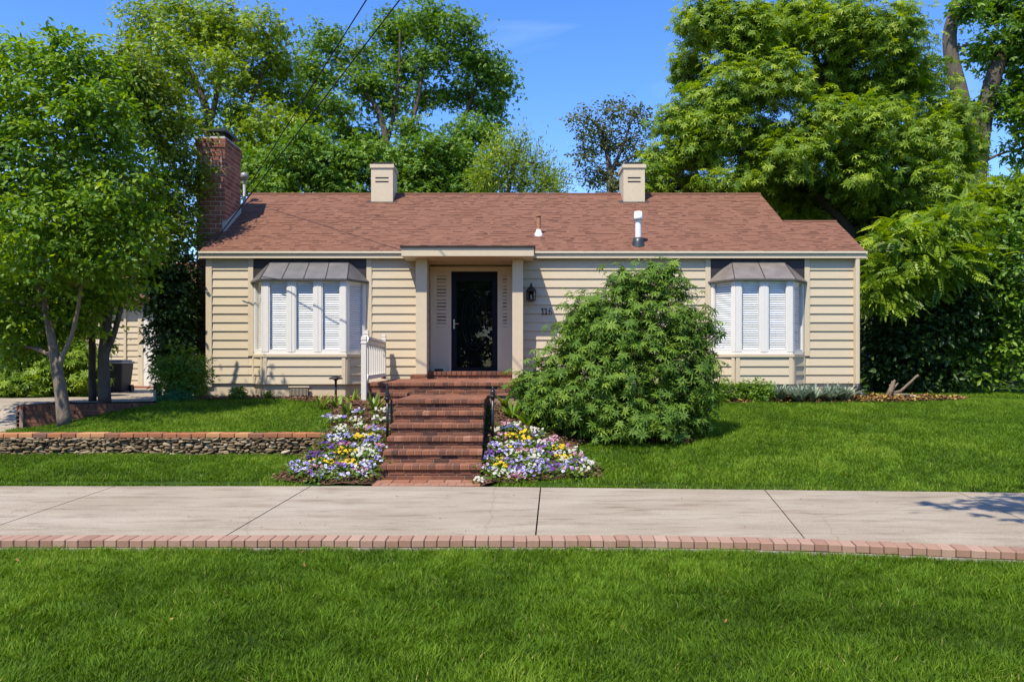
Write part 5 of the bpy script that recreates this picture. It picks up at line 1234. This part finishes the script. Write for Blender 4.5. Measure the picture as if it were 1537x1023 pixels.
for p_, Y, n, Lh, wd, lab, lm_ in ((402, 16.2, 26, .24, .06, "hosta like plant with pale strap leaves under the wide bay window", "leaf_strap"), (482, 14.4, 24, .34, .045, "strappy iris clump left of the path light", "leaf_strap"),
    (505, 14.5, 22, .34, .045, "strappy iris clump at the foot of the path light", "leaf_strap"), (530, 13.2, 20, .34, .045, "strappy iris clump below the white railing post", "leaf_strap"), (562, 12.8, 18, .34, .05, "iris clump beside the top of the steps", "leaf_strap"), (520, 12.6, 16, .26, .045, "iris clump above the white pansies", "leaf_strap"),
    (768, 12.5, 18, .32, .055, "dark strap leaved clump right of the short iron post", "leaf_green"), (792, 12.3, 18, .32, .055, "dark strap leaved clump under the bush", "leaf_green"), (758, 13.0, 14, .28, .05, "strap leaved clump behind the short iron post", "leaf_green"), (815, 12.4, 14, .26, .05, "small strap leaved clump in the bush shade", "leaf_green"), (318, 16.3, 12, .14, .04, "low pale plant at the house corner", "leaf_strap")):
    strap_plant("strap_leaf_plant", lab, at(p_, Y), Y, n, Lh, wd, lm_, "plant", "strap leaved plants in the beds")
def little(name, lab, p_, Y, rx, rz, n, per, size, kd, lm_, group=None, **kw):
    x = at(p_, Y); z = float(terrain(x, Y)); b = np.array((x, Y, z)); L = [(b + np.array((0, 0, rz * .8)), (rx, rx * .9, rz))]
    return tree(name, lab, "plant", b, [([b, b + np.array((0, 0, rz))], [.012, .006])], L, n, per, .07, size, kd, lm_, "bark", .012, group, .3, .004, crown_name="foliage", **kw)
little("leafy_shrub", "small glossy green plant under the left edge of the wide bay window", 358, 16.3, .14, .13, 50, 10, .07, "oval", "leaf_green")
bx_ = "boxwood shrubs in front of the narrow bay window"
little("boxwood_shrub", "clipped boxwood half hidden behind the large bush", 1083, 16.3, .26, .25, 160, 10, .055, "oval", "leaf_green", bx_)
little("boxwood_shrub", "clipped boxwood nearest the silver leaved plants", 1143, 16.3, .26, .24, 160, 10, .055, "oval", "leaf_green", bx_)
little("boxwood_shrub", "small boxwood between its two larger neighbours", 1118, 16.5, .18, .22, 110, 10, .055, "oval", "leaf_green", bx_)
for p_, lab in ((1172, "silver leaved plant beside the boxwood"), (1197, "silver leaved plant second from the boxwood"), (1222, "silver leaved plant third from the boxwood"), (1248, "silver leaved plant second from the downspout"), (1268, "silver leaved plant next to the downspout")):
    strap_plant("silver_leaf_plant", lab, at(p_, 16.3), 16.3 + R.uniform(-.1, .1), 95, .42, .055, "leaf_silver", "plant", "silver leaved plants along the foundation", .9)
# pansies
def pansy(x, y, col, lab, group):
    z = float(terrain(x, y)) + .02; t = thing("pansy_plant", lab, "flower", (x, y, z), group); O = (x, y, z)
    mb = MB(); n = 46; P = np.stack([x + R.normal(0, .068, n), y + R.normal(0, .068, n), z + R.uniform(.0, .085, n)], -1)
    place_leaves(mb, P, R.normal(size=(n, 3)) * .5 + np.array((0, 0, 1)), P - np.array(O) + R.normal(0, .03, (n, 3)), R.uniform(.04, .075, n), "oval", R.normal(.5, .2, n)); mb.build("foliage", M["pansy_leaf"], t, origin=O)
    fb = MB(); n = R.integers(11, 18)
    for k in range(n):
        a, q = R.uniform(0, 6.28), .105 * math.sqrt(R.uniform(0, 1)); c = np.array((x + q * math.cos(a), y + q * math.sin(a), z + .095 + R.uniform(-.02, .035) - q * .25))
        nm = np.array((R.normal(0, .35), -.75 + R.normal(0, .3), .8)); nm /= np.linalg.norm(nm); u = np.cross(nm, (0, 0, 1.)); u /= np.linalg.norm(u); v = np.cross(u, nm); r_ = R.uniform(.013, .021)
        vv = np.clip(R.normal(.6, .25), 0, 1)
        for pa, pr in ((1.1, 1.0), (2.05, 1.0), (-.2, .95), (3.35, .95), (4.71, 1.15)):
            pc = c + (u * math.cos(pa) + v * math.sin(pa)) * r_ * .55; ring = [pc + (u * math.cos(t_) + v * math.sin(t_)) * r_ * .62 * pr + nm * .003 * (pa % 1) for t_ in np.arange(6) * math.pi / 3]
            fb.add(ring, {6: [list(range(6))]}, np.clip(vv + R.normal(0, .1), 0, 1))
        fb.add([c + nm * .007 + (u * math.cos(t_) + v * math.sin(t_)) * r_ * .3 for t_ in np.arange(5) * 1.2566], {5: [list(range(5))]}, 0.0)
    fb.build("blossoms", M["petal_" + col], t, origin=O)
GL, GRr = "pansies left of the brick steps", "pansies right of the brick steps"
def rows(spec, grp, side):
    for Y, items in spec:
        for p_, c in items:
            nm = {"white": "white", "yellow": "yellow", "purple": "deep purple", "lavender": "lavender blue", "plum": "plum red"}[c]
            pansy(at(p_, Y) + R.normal(0, .035), Y + R.normal(0, .07), c, f"low {nm} pansy clump in the bed {side} of the brick steps", grp + ", " + nm)
w_, y_, p_, l_, r_ = "white", "yellow", "purple", "lavender", "plum"
rows([(10.27, [(447, l_), (466, p_), (484, l_), (500, w_), (517, l_), (534, r_), (550, l_)]), (10.54, [(466, l_), (494, l_), (526, p_), (546, l_)]), (11.3, [(492, l_), (520, r_), (556, l_)]), (11.6, [(515, l_), (552, w_)]), (10.42, [(441, l_), (458, l_), (474, r_), (490, l_), (506, p_), (522, l_), (538, w_), (552, l_)]),
      (10.66, [(452, l_), (470, p_), (486, y_), (502, y_), (518, y_), (534, y_), (548, w_), (562, l_)]),
      (10.9, [(462, p_), (480, p_), (496, l_), (512, y_), (528, y_), (543, w_), (556, w_), (568, w_)]),
      (11.16, [(482, p_), (498, p_), (514, p_), (530, l_), (546, w_), (562, r_), (573, l_)]),
      (11.45, [(505, w_), (523, l_), (541, y_), (552, y_), (566, l_)]),
      (11.8, [(504, w_), (518, w_), (534, w_), (556, l_), (572, l_)]),
      (12.2, [(500, w_), (516, l_), (538, w_), (566, w_)]), (12.6, [(502, l_), (546, l_), (575, w_)])], GL, "left")
rows([(10.27, [(738, l_), (756, w_), (774, r_), (792, l_), (810, l_), (828, p_), (848, l_), (868, w_)]), (10.54, [(742, w_), (776, p_), (810, l_), (846, l_), (872, w_)]), (11.06, [(742, l_), (776, l_), (812, l_), (838, w_)]), (11.35, [(760, w_), (792, l_), (820, l_), (848, r_)]), (10.42, [(732, w_), (748, y_), (764, l_), (780, l_), (798, w_), (816, l_), (836, p_), (858, r_), (886, w_)]),
      (10.66, [(736, l_), (752, y_), (768, l_), (784, l_), (802, w_), (820, l_), (840, w_), (862, p_), (882, l_)]),
      (10.92, [(734, p_), (752, l_), (770, w_), (788, r_), (806, w_), (826, p_), (846, y_), (868, r_)]),
      (11.2, [(748, l_), (764, y_), (782, l_), (800, r_), (818, p_), (840, y_), (860, w_)]),
      (11.5, [(754, r_), (770, y_), (788, y_), (808, w_), (828, r_)]), (11.8, [(752, w_), (768, l_), (786, y_), (812, l_), (834, r_)]), (12.1, [(756, r_), (775, w_), (806, w_)])], GRr, "right")
# rock in the left bed, driftwood and stone at the right corner, loose brick by the door
def rock(name, lab, p_, Y, h, m, lift=.0):
    x = at(p_, Y); z = float(terrain(x, Y)); mb = MB(); stone(mb, (x, Y, z + h[2] * .6 + lift), *h, 0, .6, .8); tag(mb.build(name, M[m], smooth=True, origin=(x, Y, z)), lab, "rock")
rock("flat_rock", "flat reddish rock among the white pansies in the left bed", 548, 12.0, (.13, .10, .05), "coping_brick")
rock("pale_rock", "pale rounded rock right of the driftwood", 1368, 16.9, (.10, .08, .055), "pebble")
dx, dy = at(1342, 16.9), 16.9; dz = float(terrain(dx, dy)) + .02
dw = MB(); s_ = dz
dw.tube([(dx - .12, dy, dz + .02), (dx - .06, dy, dz + .16), (dx - .02, dy, dz + .30), (dx + .02, dy, dz + .36)], [.07, .06, .04, .015], 8)
dw.tube([(dx - .02, dy, dz + .10), (dx + .12, dy - .03, dz + .14), (dx + .32, dy - .05, dz + .33), (dx + .42, dy - .05, dz + .43), (dx + .46, dy - .05, dz + .45)], [.03, .03, .025, .024, .03], 8)
for q in ((-.10, .27), (.0, .37), (.07, .30), (-.05, .34)): dw.tube([(dx - .04, dy, dz + .16), (dx + q[0], dy - .02, dz + q[1])], [.035, .012], 6)
dw.tube([(dx - .02, dy - .02, dz + .06), (dx + .28, dy - .08, dz + .07)], [.04, .02], 7)
tag(dw.build("driftwood", M["driftwood"], smooth=True, origin=(dx, dy, dz)), "weathered driftwood branch on the leaf litter by the downspout", "driftwood")
tag(bevel(MB().box(-1.60, -1.43, 17.42, 17.5, 1.286, 1.336, .3).build("loose_brick", M["dark_panel"], origin=(-1.5, 17.46, 1.286)), .004), "small dark brick left of the front door on the threshold", "brick")
